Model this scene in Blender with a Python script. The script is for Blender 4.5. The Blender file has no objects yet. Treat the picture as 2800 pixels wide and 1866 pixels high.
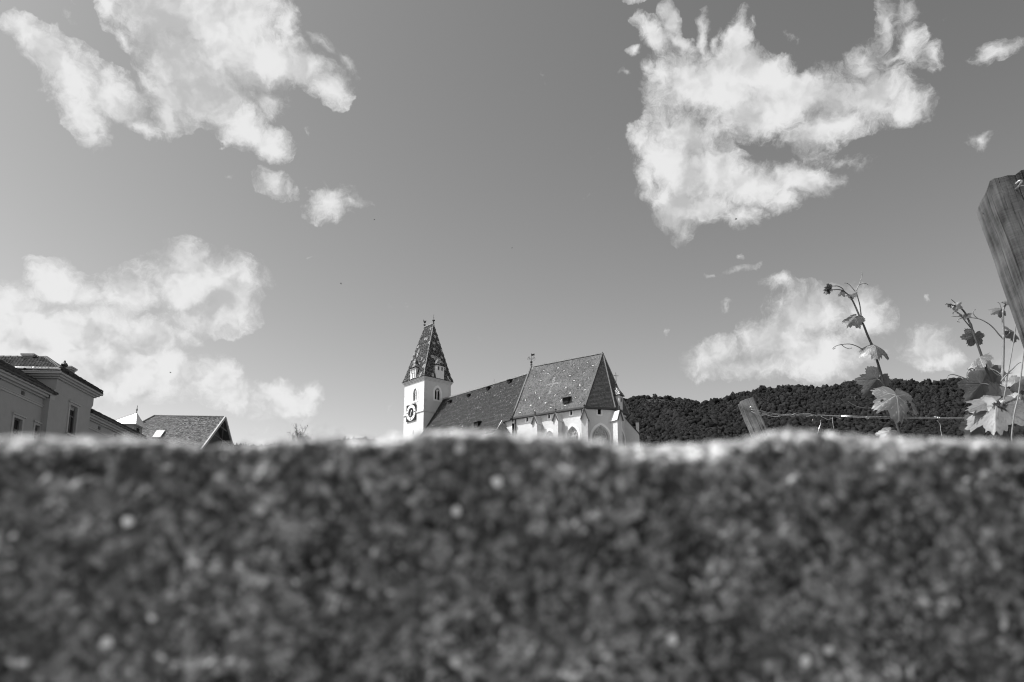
import bpy, bmesh, math, random
import numpy as np
from mathutils import Vector, Matrix, Quaternion

random.seed(7)
RNG = np.random.default_rng(7)
SC = bpy.context.scene
COL = SC.collection

# ------------------------------------------------------------------ camera, sky, sun, exposure
F_PX = 2178.0                       # focal length in pixels of the 2800 px wide photograph (28 mm lens)
PITCH = math.radians(11.1)
PP_Y = 1223.0                       # principal point row (lens shifted upwards)
CAM_H = 1.2
SUN_AZ, SUN_EL = -100.0, 58.0        # degrees, azimuth clockwise from +Y

cam_data = bpy.data.cameras.new('camera')
cam = bpy.data.objects.new('camera', cam_data)
COL.objects.link(cam)
cam.location = (0, 0, CAM_H)
cam.rotation_euler = (math.pi / 2 + PITCH, 0, 0)
cam_data.sensor_width = 36.0
cam_data.lens = 36.0 * F_PX / 2800.0
cam_data.shift_y = (PP_Y - 933.0) / 2800.0
cam_data.clip_start = 0.02
cam_data.clip_end = 20000.0
cam_data.dof.use_dof = True
cam_data.dof.focus_distance = 4.5
cam_data.dof.aperture_fstop = 12.5
SC.camera = cam

SC.render.engine = 'CYCLES'
SC.cycles.use_denoising = True
SC.cycles.use_adaptive_sampling = True
SC.cycles.adaptive_threshold = 0.015
SC.cycles.adaptive_min_samples = 20
SC.cycles.filter_width = 1.1
SC.cycles.max_bounces = 6
SC.cycles.diffuse_bounces = 3
SC.cycles.glossy_bounces = 2
SC.cycles.transparent_max_bounces = 8
SC.view_settings.view_transform = 'Standard'
SC.view_settings.look = 'None'
SC.view_settings.exposure = 0.58
SC.view_settings.gamma = 1.0
SC.view_settings.use_curve_mapping = False


def ray(px, py):
    xc = (px - 1400.0) / F_PX
    yc = -(py - PP_Y) / F_PX
    return np.array([xc, math.cos(PITCH) - yc * math.sin(PITCH), math.sin(PITCH) + yc * math.cos(PITCH)])


def at(px, py, Y):
    d = ray(px, py)
    return np.array([0, 0, CAM_H]) + d * (Y / d[1])


def az(a):
    a = math.radians(a)
    return np.array([math.sin(a), math.cos(a), 0.0])


def hit(P, a, px, py):
    """point where the sight line of a photo pixel meets the upright plane through P running along azimuth a"""
    d = ray(px, py)
    t = az(a)
    n = np.array([t[1], -t[0], 0.0])
    k = np.dot(n, P - np.array([0, 0, CAM_H])) / np.dot(n, d)
    return np.array([0, 0, CAM_H]) + d * k


UP = np.array([0.0, 0.0, 1.0])


def unit(v):
    v = np.asarray(v, float)
    return v / (np.linalg.norm(v) + 1e-12)


# ---- world: grey (black and white film) Nishita sky with cumulus
world = bpy.data.worlds.new('World')
SC.world = world
world.use_nodes = True
wt = world.node_tree
wt.nodes.clear()


class NT:
    """tiny helper to write node maths"""
    def __init__(self, tree):
        self.t = tree

    def n(self, kind, **kw):
        nd = self.t.nodes.new(kind)
        for k, v in kw.items():
            setattr(nd, k, v)
        return nd

    def put(self, sock, v):
        if isinstance(v, bpy.types.NodeSocket):
            self.t.links.new(v, sock)
        elif v is not None:
            sock.default_value = v

    def m(self, op, a, b=None, c=None, clamp=False):
        nd = self.n('ShaderNodeMath', operation=op, use_clamp=clamp)
        for i, v in enumerate((a, b, c)):
            if v is not None:
                self.put(nd.inputs[i], v)
        return nd.outputs[0]

    def v(self, op, a, b=None, scale=None):
        nd = self.n('ShaderNodeVectorMath', operation=op)
        self.put(nd.inputs[0], a)
        if b is not None:
            self.put(nd.inputs[1], b)
        if scale is not None:
            self.put(nd.inputs['Scale'], scale)
        return nd.outputs['Value'] if op in ('DOT_PRODUCT', 'LENGTH') else nd.outputs[0]

    def noise(self, vec, scale, detail=4.0, rough=0.5, lac=2.0, dist=0.0, color=False, kind='FBM'):
        nd = self.n('ShaderNodeTexNoise', noise_dimensions='3D')
        nd.noise_type = kind
        nd.normalize = True
        self.put(nd.inputs['Vector'], vec)
        for k, x in (('Scale', scale), ('Detail', detail), ('Roughness', rough), ('Lacunarity', lac), ('Distortion', dist)):
            self.put(nd.inputs[k], x)
        return nd.outputs['Color' if color else 'Fac']

    def remap(self, x, a, b, c=0.0, d=1.0, smooth=False):
        nd = self.n('ShaderNodeMapRange', interpolation_type='SMOOTHSTEP' if smooth else 'LINEAR', clamp=True)
        self.put(nd.inputs[0], x)
        for i, q in enumerate((a, b, c, d)):
            self.put(nd.inputs[1 + i], q)
        return nd.outputs[0]


W = NT(wt)
wcoord = W.n('ShaderNodeTexCoord').outputs['Generated']
sky = W.n('ShaderNodeTexSky', sky_type='NISHITA')
sky.sun_disc = False
sky.sun_elevation = math.radians(SUN_EL)
sky.sun_rotation = math.radians(SUN_AZ)
sky.altitude = 250.0
sky.air_density = 1.0
sky.dust_density = 1.6
sky.ozone_density = 1.0
# orange-filter black and white film: mostly the red and green light of the sky
sep = W.n('ShaderNodeSeparateColor')
wt.links.new(sky.outputs[0], sep.inputs[0])
grey_sky = W.m('ADD', W.m('MULTIPLY', sep.outputs[0], 1.10), W.m('ADD', W.m('MULTIPLY', sep.outputs[1], 0.24), W.m('MULTIPLY', sep.outputs[2], 0.0)))

# contrast of the film: around the mean brightness of the sky
grey_sky = W.m('MULTIPLY', W.m('POWER', W.m('DIVIDE', grey_sky, 2.3), 1.5), 2.3)

# cumulus heads: (photo x, photo y, half width, half height, turn clockwise, strength)
CLOUDS = [
    # long cloud, upper left
    (60, 78, 70, 42, 40, .9), (125, 150, 95, 62, 52, 1), (200, 220, 120, 80, 48, 1), (300, 262, 95, 70, 15, 1), (235, 330, 85, 52, 60, .9), (255, 385, 42, 40, 0, .75), (395, 340, 55, 26, 30, .7),
    # big cloud, top
    (435, 30, 165, 105, 38, 1), (600, 40, 200, 150, 0, 1.05), (545, 180, 165, 105, 35, 1.05), (680, 160, 160, 110, 0, 1), (475, 250, 58, 92, -25, 1), (560, 262, 150, 62, 10, 1), (462, 318, 36, 52, 0, .8),
    (780, 70, 50, 80, 0, .8), (830, 190, 95, 50, 15, 1), (895, 235, 60, 52, 50, .95), (600, 318, 75, 36, 20, .85), (665, 355, 90, 48, 25, .95), (742, 402, 62, 44, 40, .9), (735, 285, 55, 50, 0, .75), (875, 118, 60, 22, 42, .65), (940, 172, 58, 22, 52, .72), (290, 15, 60, 26, 52, .7), (350, 110, 60, 22, 52, .7), (420, 225, 50, 18, 55, .7),
    # small ones under it
    (752, 506, 56, 34, 22, .70), (800, 525, 50, 20, 20, .5), (905, 548, 70, 52, 0, .78), (950, 545, 50, 22, 15, .6), (625, 492, 28, 8, -10, .35), (832, 372, 14, 24, -20, .4),
    # cloud bank, left
    (560, 770, 165, 92, 5, 1.05), (640, 820, 72, 85, 0, 1), (570, 868, 130, 46, 0, .95), (350, 790, 120, 70, -10, 1), (240, 800, 90, 50, 30, .85), (165, 778, 100, 62, 32, .95), (80, 790, 60, 24, 30, .55), (30, 845, 110, 75, 25, 1), (260, 895, 200, 76, 8, 1), (110, 925, 190, 90, 5, 1.05),
    (400, 905, 120, 56, 18, .95), (300, 1000, 240, 82, 8, 1.05), (505, 915, 62, 26, 32, .8), (480, 1000, 150, 62, 24, 1), (598, 1028, 70, 46, 42, .95), (655, 1092, 92, 48, 15, .95), (757, 1098, 100, 62, 5, 1), (845, 1080, 38, 44, -40, .7), (400, 1048, 120, 34, 4, .8), (140, 1010, 220, 90, 0, 1.05), (850, 1178, 190, 15, 0, .5), (20, 980, 120, 80, 0, 1), (95, 700, 70, 18, 12, .38),
    # big cloud, upper right
    (1943, 225, 190, 84, 2, 1.05), (2020, 110, 36, 84, 4, .95), (2052, 185, 130, 56, 10, 1), (2175, 240, 190, 80, 8, 1), (2080, 298, 200, 72, 0, .95), (2377, 255, 110, 84, 0, .92), (2466, 284, 90, 44, 10, .82), (2355, 175, 66, 68, 0, .75), (2247, 345, 140, 54, -18, .9),
    (1870, 365, 100, 76, 30, 1), (1835, 433, 92, 82, 0, 1), (1943, 472, 150, 76, 15, 1.05), (2040, 500, 140, 66, 10, 1), (2200, 492, 112, 46, 10, 1), (1850, 548, 72, 66, 0, .85), (1943, 560, 100, 60, 0, .85), (2035, 595, 74, 36, 0, .8), (2140, 552, 66, 44, 0, .75), (1874, 622, 38, 42, 0, .7), (1800, 200, 60, 40, 0, .7),
    (1779, 95, 60, 40, 50, .85), (1831, 56, 28, 44, -10, .75), (1850, 110, 60, 20, 20, .6), (1922, 87, 26, 60, 5, .85), (1965, 110, 20, 40, 0, .6), (1722, 143, 22, 18, 0, .7), (1761, 186, 32, 26, 30, .65), (1705, 215, 28, 14, 30, .55), (2416, 60, 22, 76, 2, .72), (2485, 112, 44, 70, -15, .75), (2470, 30, 40, 64, 0, .62), (2430, 150, 60, 30, 0, .6), (1748, 400, 40, 56, 15, .8), (1768, 505, 40, 58, -20, .8), (1745, 5, 30, 9, 0, .55), (2550, 160, 40, 60, 20, .4), (2300, 440, 120, 26, 12, .5), (2180, 100, 50, 18, 20, .35), (2070, 55, 12, 34, -15, .5),
    # cloud, right
    (2120, 786, 56, 26, 18, .75), (2207, 862, 150, 72, -8, 1), (2350, 820, 66, 62, 25, .9), (2125, 930, 140, 70, -8, 1), (1962, 972, 90, 54, -20, .95), (2228, 962, 180, 62, 0, 1), (2064, 998, 130, 36, 0, .9), (2375, 868, 76, 58, 0, .9), (2350, 966, 80, 36, 0, .8), (2011, 745, 70, 14, -8, .45), (1975, 838, 30, 12, 0, .4), (2010, 705, 18, 10, 30, .4), (1935, 752, 26, 10, 10, .38),
    # small ones, far right
    (2534, 945, 90, 56, -5, .82), (2595, 980, 60, 26, 0, .75), (2790, 1010, 110, 50, -10, .8), (2740, 135, 80, 34, -22, .72), (2698, 388, 48, 32, -38, .72), (2735, 350, 20, 30, 15, .4), (2545, 820, 14, 18, -20, .38), (1822, 910, 12, 12, 0, .4), (850, 700, 26, 8, 0, .25),
]


def sky_dir(px, py):
    return unit(ray(px, py))


# domain warp so that no head stays an ellipse
warp = W.v('SUBTRACT', W.noise(wcoord, 7.0, 3.0, 0.55, color=True), (0.5, 0.5, 0.5))
warp2 = W.v('SUBTRACT', W.noise(wcoord, 26.0, 4.0, 0.6, color=True), (0.5, 0.5, 0.5))
pw = W.v('ADD', wcoord, W.v('ADD', W.v('SCALE', warp, scale=0.040), W.v('SCALE', warp2, scale=0.034)))
# thick middles and grey undersides, where less sunlight comes through
BASES = [(450, 70, 150, 80, 35, 1.0), (610, 225, 170, 60, 10, 1.0), (520, 150, 120, 80, 30, 1.0), (115, 175, 60, 34, 50, .5), (330, 275, 60, 30, 10, .5), (590, 865, 130, 40, 0, .5), (520, 835, 70, 30, 10, .5), (200, 830, 90, 30, 15, .5), (330, 1000, 190, 34, 6, .5), (120, 950, 150, 26, 5, .5), (470, 1060, 120, 26, 8, .5), (690, 1108, 90, 24, 8, .5), (2090, 310, 150, 60, 0, .5), (2250, 300, 120, 46, 0, .5), (2140, 380, 110, 40, 0, .5), (1990, 560, 90, 40, 0, .5), (2190, 900, 130, 40, 0, .5), (2080, 985, 110, 30, 0, .5), (2300, 970, 100, 30, 0, .5), (2550, 968, 60, 24, 0, .5)]


def heads(vec, items, grow, blend):
    """largest of many soft ellipses laid on the sky"""
    acc = None
    for it in items:
        cx, cy, rx, ry, turn = it[:5]
        c = sky_dir(cx, cy)
        ca, sa = math.cos(math.radians(turn)), math.sin(math.radians(turn))
        ex = sky_dir(cx + rx * ca, cy + rx * sa) - c
        ey = sky_dir(cx - ry * sa, cy + ry * ca) - c
        X = unit(ex)
        Z = unit(np.cross(X, ey))
        Yv = np.cross(Z, X)
        mp = W.n('ShaderNodeMapping', vector_type='TEXTURE')
        wt.links.new(vec, mp.inputs[0])
        mp.inputs[1].default_value = c
        mp.inputs[2].default_value = Matrix((X, Yv, Z)).transposed().to_euler()
        mp.inputs[3].default_value = (np.linalg.norm(ex) * grow, np.linalg.norm(ey) * grow, 1.0)
        g = W.n('ShaderNodeTexGradient', gradient_type='SPHERICAL')
        wt.links.new(mp.outputs[0], g.inputs[0])
        val = W.m('MULTIPLY', g.outputs['Fac'], it[5]) if len(it) > 5 else g.outputs['Fac']
        acc = val if acc is None else W.m('SMOOTH_MAX', acc, val, blend)
    return acc


acc = heads(pw, CLOUDS, 1.5, 0.15)
base = heads(pw, BASES, 1.5, 0.2)
# the same kind of fair-weather cumulus goes on over the rest of the sky, outside the picture
view = unit(ray(1400, 700))
out_mask = W.remap(W.v('DOT_PRODUCT', wcoord, tuple(view)), 0.70, 0.80, 1.0, 0.0, True)
sepd = W.n('ShaderNodeSeparateXYZ')
wt.links.new(wcoord, sepd.inputs[0])
up_mask = W.remap(sepd.outputs[2], 0.0, 0.12, 0.0, 1.0, True)
gen = W.remap(W.noise(pw, 2.6, 2.0, 0.5), 0.57, 0.80, 0.0, 1.0)
acc = W.m('MAXIMUM', acc, W.m('MULTIPLY', W.m('MULTIPLY', gen, out_mask), up_mask))

n1 = W.noise(pw, 17.0, 8.0, 0.60, 2.15)
n1b = W.noise(W.v('ADD', pw, (-0.014, 0.0, 0.020)), 14.0, 3.0, 0.55, 2.15)
n1c = W.noise(pw, 14.0, 3.0, 0.55, 2.15)
n2 = W.noise(pw, 62.0, 6.0, 0.66, 2.3, dist=1.2)
rag = W.m('ADD', W.m('MULTIPLY', W.m('SUBTRACT', n1, 0.5), 3.4), W.m('MULTIPLY', W.m('SUBTRACT', n2, 0.5), 1.25))
# ragged at the rims, closed in the thick middle; nothing where there is no head
dens = W.m('ADD', W.m('MULTIPLY', acc, 2.1), W.m('MULTIPLY', rag, W.remap(acc, 0.0, 0.8, 1.2, 0.6)))
dens = W.m('SUBTRACT', dens, W.remap(acc, 0.0, 0.20, 2.1, 0.34))
alpha = W.m('POWER', W.remap(dens, -0.04, 1.25, 0.0, 1.0, True), 0.80)
lit = W.m('MULTIPLY', W.m('SUBTRACT', n1c, n1b), 1.5)
shade = W.m('MULTIPLY', W.remap(base, 0.0, 0.9, 0.0, 1.0, True), W.remap(n1, 0.30, 0.68, 1.15, 0.45))
cloud = W.m('SUBTRACT', W.m('ADD', 0.87, lit), W.m('MULTIPLY', shade, 0.25))
cloud = W.m('ADD', W.m('SUBTRACT', cloud, W.m('MULTIPLY', W.m('SUBTRACT', 1.0, alpha), 0.10)), W.m('MULTIPLY', W.m('SUBTRACT', n1, 0.5), 0.45))
cloud = W.m('SMOOTH_MIN', W.m('SMOOTH_MAX', cloud, 0.58, 0.16), 0.94, 0.12)

SKY_STRENGTH = 0.10
CLOUD_LEVEL = 6.0
mix = W.n('ShaderNodeMix', data_type='FLOAT')
W.put(mix.inputs[0], W.m('MULTIPLY', alpha, 0.96))
W.put(mix.inputs[2], grey_sky)
W.put(mix.inputs[3], W.m('MULTIPLY', cloud, CLOUD_LEVEL))
bg = W.n('ShaderNodeBackground')
wt.links.new(mix.outputs[0], bg.inputs['Color'])
bg.inputs['Strength'].default_value = SKY_STRENGTH
wo = W.n('ShaderNodeOutputWorld')
wt.links.new(bg.outputs[0], wo.inputs['Surface'])
world.cycles.sampling_method = 'MANUAL'
world.cycles.sample_map_resolution = 512

sun_data = bpy.data.lights.new('sun', 'SUN')
sun_data.energy = 5.0
sun_data.angle = math.radians(0.53)
sun_data.color = (1.0, 1.0, 1.0)      # neutral: the photograph is black and white
sun = bpy.data.objects.new('sun', sun_data)
COL.objects.link(sun)
to_sun = Vector(az(SUN_AZ) * math.cos(math.radians(SUN_EL)) + UP * math.sin(math.radians(SUN_EL)))
sun.rotation_euler = (-to_sun).to_track_quat('-Z', 'Y').to_euler()


# ------------------------------------------------------------------ helpers
def grey(v):
    return (v, v, v, 1.0)


def material(name, base, rough=0.85, var=0.15, scale=3.0, bump=0.0, bump_scale=20.0, detail=6.0, streak=None, spec=0.3, metal=0.0, attr=False, stretch=None):
    """plain procedural surface: base grey, cloudy wear, fine relief"""
    m = bpy.data.materials.new(name)
    m.use_nodes = True
    t = m.node_tree
    N = NT(t)
    p = t.nodes['Principled BSDF']
    co = N.n('ShaderNodeTexCoord').outputs['Object']
    if stretch:
        co = N.v('MULTIPLY', co, stretch)
    a = N.noise(co, scale, detail, 0.6)
    b = N.noise(co, scale * 7.3, 5.0, 0.6)
    f = N.m('ADD', N.m('MULTIPLY', N.m('SUBTRACT', a, 0.5), 2.0 * var), N.m('MULTIPLY', N.m('SUBTRACT', b, 0.5), 1.2 * var))
    val = N.m('MULTIPLY', N.m('ADD', 1.0, N.m('MULTIPLY', f, 2.0)), base)
    if attr:
        at_ = N.n('ShaderNodeAttribute', attribute_name='Col')
        val = N.m('MULTIPLY', N.m('ADD', 1.0, N.m('MULTIPLY', f, 2.0)), at_.outputs['Fac'])
    val = N.m('MAXIMUM', val, 0.004)
    cc = N.n('ShaderNodeCombineColor')
    for i in range(3):
        t.links.new(val, cc.inputs[i])
    t.links.new(cc.outputs[0], p.inputs['Base Color'])
    p.inputs['Roughness'].default_value = rough
    p.inputs['Specular IOR Level'].default_value = spec
    p.inputs['Metallic'].default_value = metal
    if bump > 0:
        bn = N.n('ShaderNodeBump')
        bn.inputs['Strength'].default_value = 1.0
        bn.inputs['Distance'].default_value = bump
        t.links.new(N.noise(co, bump_scale, 6.0, 0.6), bn.inputs['Height'])
        t.links.new(bn.outputs[0], p.inputs['Normal'])
    return m


M = {}
M['plaster'] = material('white_lime_plaster', 0.52, 0.9, 0.06, 0.5, 0.06, 3.0)
M['tower_plaster'] = material('tower_lime_plaster', 0.52, 0.9, 0.06, 0.5, 0.02, 3.5)
M['stone'] = material('pale_dressed_stone', 0.50, 0.9, 0.10, 1.5, 0.02, 9.0)
M['white'] = material('white_paint', 0.68, 0.6, 0.04, 2.0)
M['dark_void'] = material('dark_opening', 0.012, 0.9, 0.1, 2.0)
M['dark_metal'] = material('dark_iron', 0.035, 0.5, 0.15, 5.0, metal=0.3)
M['gutter_dark'] = material('weathered_gutter', 0.05, 0.6, 0.2, 2.0)
M['tile'] = material('clay_roof_tiles', 0.16, 0.75, 0.12, 0.8, attr=True, spec=0.35)
M['hip'] = material('hip_and_ridge_tiles', 0.22, 0.8, 0.2, 3.0, 0.02, 8.0)
M['hip_dark'] = material('dark_hip_tiles', 0.06, 0.8, 0.2, 3.0, 0.02, 8.0)
M['coping'] = material('weathered_coping', 0.10, 0.85, 0.2, 2.0)
M['roof_deck'] = material('dark_roof_deck', 0.06, 0.9, 0.2, 1.0)
M['glass'] = material('window_glass', 0.02, 0.08, 0.3, 0.6, spec=0.6)
M['lead_glass'] = material('leaded_glass', 0.32, 0.45, 0.25, 2.0, spec=0.5)
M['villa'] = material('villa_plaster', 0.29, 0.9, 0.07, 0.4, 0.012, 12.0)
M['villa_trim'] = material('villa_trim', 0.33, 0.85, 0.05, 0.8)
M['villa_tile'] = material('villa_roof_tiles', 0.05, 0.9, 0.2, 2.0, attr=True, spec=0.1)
M['zinc'] = material('bright_zinc', 0.85, 0.35, 0.05, 1.5, metal=0.25)
M['sheet'] = material('pale_sheet_metal', 0.55, 0.35, 0.05, 0.8, metal=0.35)
M['sheet_seam'] = material('sheet_metal_seam', 0.42, 0.4, 0.05, 0.8, metal=0.35)
M['window_frame'] = material('dark_window_frame', 0.10, 0.6, 0.15, 3.0)
M['turret_wall'] = material('turret_render', 0.20, 0.9, 0.12, 1.0, 0.01, 10.0)
M['barn_wood'] = material('dark_gable_boards', 0.07, 0.8, 0.25, 1.0, stretch=(1, 1, 0.1))
M['barn_trim'] = material('pale_verge_board', 0.30, 0.7, 0.08, 1.0)
M['ground'] = material('vineyard_ground', 0.10, 0.95, 0.25, 0.05)
M['forest_floor'] = material('forest_floor', 0.018, 0.95, 0.3, 0.01)
M['bark'] = material('bark', 0.06, 0.9, 0.3, 3.0, stretch=(1, 1, 0.2))


class MB:
    """collects geometry, builds ONE mesh object"""
    def __init__(self):
        self.v, self.f = [], []

    def add(self, vs, fs):
        o = len(self.v)
        self.v += [tuple(map(float, q)) for q in vs]
        self.f += [tuple(o + i for i in q) for q in fs]
        return self

    def quad(self, a, b, c, d):
        return self.add([a, b, c, d], [(0, 1, 2, 3)])

    def hexa(self, lo, hi):
        """lo, hi: matching point loops"""
        n = len(lo)
        fs = [tuple(reversed(range(n))), tuple(range(n, 2 * n))]
        fs += [(i, (i + 1) % n, n + (i + 1) % n, n + i) for i in range(n)]
        return self.add(list(lo) + list(hi), fs)

    def box(self, o, a, b, c):
        """corner o, edge vectors a b c"""
        o, a, b, c = (np.asarray(q, float) for q in (o, a, b, c))
        lo = [o, o + a, o + a + b, o + b]
        return self.hexa(lo, [p + c for p in lo])

    def bar(self, p, q, w, h, up=UP):
        """square bar from p to q, w wide, h high, centred"""
        p, q = np.asarray(p, float), np.asarray(q, float)
        d = unit(q - p)
        s = np.cross(d, up)
        s = unit(s) if np.linalg.norm(s) > 1e-4 else np.array([1.0, 0, 0])
        u = np.cross(s, d)
        lo = [p - s * w / 2 - u * h / 2, p + s * w / 2 - u * h / 2, p + s * w / 2 + u * h / 2, p - s * w / 2 + u * h / 2]
        return self.hexa(lo, [x + (q - p) for x in lo])

    def tube(self, pts, rad, n=6, cap=True):
        pts = [np.asarray(p, float) for p in pts]
        if not hasattr(rad, '__len__'):
            rad = [rad] * len(pts)
        rings, prev = [], None
        for i, p in enumerate(pts):
            d = unit((pts[min(i + 1, len(pts) - 1)] - pts[max(i - 1, 0)]))
            if prev is None:
                ref = UP if abs(d[2]) < 0.9 else np.array([1.0, 0, 0])
                s = unit(np.cross(d, ref))
            else:
                s = unit(prev - d * np.dot(prev, d))
            prev = s
            t = np.cross(d, s)
            rings.append([p + (s * math.cos(2 * math.pi * k / n) + t * math.sin(2 * math.pi * k / n)) * rad[i] for k in range(n)])
        vs = [q for r in rings for q in r]
        fs = []
        for i in range(len(rings) - 1):
            for k in range(n):
                fs.append((i * n + k, i * n + (k + 1) % n, (i + 1) * n + (k + 1) % n, (i + 1) * n + k))
        if cap:
            fs.append(tuple(reversed(range(n))))
            fs.append(tuple((len(rings) - 1) * n + k for k in range(n)))
        return self.add(vs, fs)

    def lathe(self, base, prof, n=10, axis=UP):
        base = np.asarray(base, float)
        axis = unit(axis)
        return self.tube([base + axis * h for r, h in prof], [max(r, 1e-4) for r, h in prof], n) if False else self._lathe(base, prof, n)

    def _lathe(self, base, prof, n):
        vs, fs = [], []
        for r, h in prof:
            vs += [base + np.array([math.cos(2 * math.pi * k / n) * r, math.sin(2 * math.pi * k / n) * r, h]) for k in range(n)]
        for i in range(len(prof) - 1):
            for k in range(n):
                fs.append((i * n + k, i * n + (k + 1) % n, (i + 1) * n + (k + 1) % n, (i + 1) * n + k))
        fs.append(tuple(reversed(range(n))))
        fs.append(tuple((len(prof) - 1) * n + k for k in range(n)))
        return self.add(vs, fs)

    def build(self, name, mat, parent=None, smooth=False, kind=None, fix=True):
        me = bpy.data.meshes.new(name)
        me.from_pydata(self.v, [], self.f)
        if fix:
            b = bmesh.new()
            b.from_mesh(me)
            bmesh.ops.recalc_face_normals(b, faces=b.faces[:])
            b.to_mesh(me)
            b.free()
        me.materials.append(mat)
        if smooth:
            for p in me.polygons:
                p.use_smooth = True
        return link(name, me, parent, kind)


def link(name, me, parent=None, kind=None):
    o = bpy.data.objects.new(name, me)
    COL.objects.link(o)
    if parent is not None:
        o.parent = parent
        o.matrix_parent_inverse = parent_world(parent).inverted()
    if kind:
        o['kind'] = kind
    return o


def parent_world(o):
    """world matrix without a depsgraph update (all our objects are unrotated)"""
    m = Matrix.LocRotScale(o.location, o.rotation_euler, o.scale)
    if o.parent is not None:
        return parent_world(o.parent) @ o.matrix_parent_inverse @ m
    return m


def thing(name, label, cat, loc, group=None):
    o = bpy.data.objects.new(name, None)
    COL.objects.link(o)
    o.location = tuple(map(float, loc))
    tag(o, label, cat, group)
    return o


def tag(o, label, cat, group=None, kind=None):
    o['label'] = label
    o['category'] = cat
    if group:
        o['group'] = group
    if kind:
        o['kind'] = kind
    return o


def wall_panel(mb, O, u, n, w, z0, z1, holes=(), reveal=0.25, top=None):
    """upright wall face from O along u (width w), heights z0..z1, with openings (lists of (u, z)); n points outwards"""
    b = bmesh.new()
    O = np.array([O[0], O[1], 0.0])
    outer = [(0, z0), (w, z0), (w, z1), (0, z1)] if top is None else [(0, z0), (w, z0)] + top
    edges = []
    for lp in [outer] + list(holes):
        vs = [b.verts.new(O + u * q[0] + UP * q[1]) for q in lp]
        edges += [b.edges.new((vs[i], vs[(i + 1) % len(vs)])) for i in range(len(vs))]
    bmesh.ops.triangle_fill(b, use_beauty=True, use_dissolve=False, edges=edges)
    b.verts.index_update()
    mb.add([tuple(v.co) for v in b.verts], [tuple(v.index for v in f.verts) for f in b.faces])
    b.free()
    for lp in holes:
        k = len(lp)
        fr = [O + u * q[0] + UP * q[1] for q in lp]
        bk = [p - n * reveal for p in fr]
        mb.add(fr + bk, [(i, (i + 1) % k, k + (i + 1) % k, k + i) for i in range(k)])
    return mb


def arch(cu, z_sill, z_spring, half, rise, k=7):
    """pointed arch outline, counter-clockwise from lower left"""
    pts = [(cu - half, z_sill), (cu + half, z_sill)]
    # each side is a circular arc through (half, spring) and (0, spring+rise)
    R = (half * half + rise * rise) / (2 * half)
    cxr = cu + half - R
    a1 = math.atan2(rise, cu - cxr)
    for i in range(k + 1):
        a = a1 * i / k
        pts.append((cxr + R * math.cos(a), z_spring + R * math.sin(a)))
    cxl = cu - half + R
    for i in range(1, k + 1):
        a = a1 * (k - i) / k
        pts.append((cxl - R * math.cos(a), z_spring + R * math.sin(a)))
    return pts


def ring(mb, O, u, n, outer, inner, out0, out1):
    """frame between two matching outlines, from depth out0 to out1 along n"""
    O = np.array([O[0], O[1], 0.0])
    P = lambda q, o: O + u * q[0] + UP * q[1] + n * o
    k = len(outer)
    vs = [P(q, out1) for q in outer] + [P(q, out1) for q in inner] + [P(q, out0) for q in outer] + [P(q, out0) for q in inner]
    fs = []
    for i in range(k):
        j = (i + 1) % k
        fs += [(i, j, k + j, k + i), (2 * k + i, 2 * k + j, j, i), (k + i, k + j, 3 * k + j, 3 * k + i)]
    return mb.add(vs, fs)


def plate(mb, O, u, n, outline, out):
    O = np.array([O[0], O[1], 0.0])
    vs = [O + u * q[0] + UP * q[1] + n * out for q in outline]
    c = np.mean(vs, axis=0)
    k = len(vs)
    return mb.add(vs + [c], [(i, (i + 1) % k, k) for i in range(k)])


def in_poly(pu, pv, poly):
    inside = np.zeros(pu.shape, bool)
    k = len(poly)
    for i in range(k):
        x0, y0 = poly[i]
        x1, y1 = poly[(i + 1) % k]
        cond = ((y0 > pv) != (y1 > pv)) & (pu < (x1 - x0) * (pv - y0) / (y1 - y0 + 1e-12) + x0)
        inside ^= cond
    return inside


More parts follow.
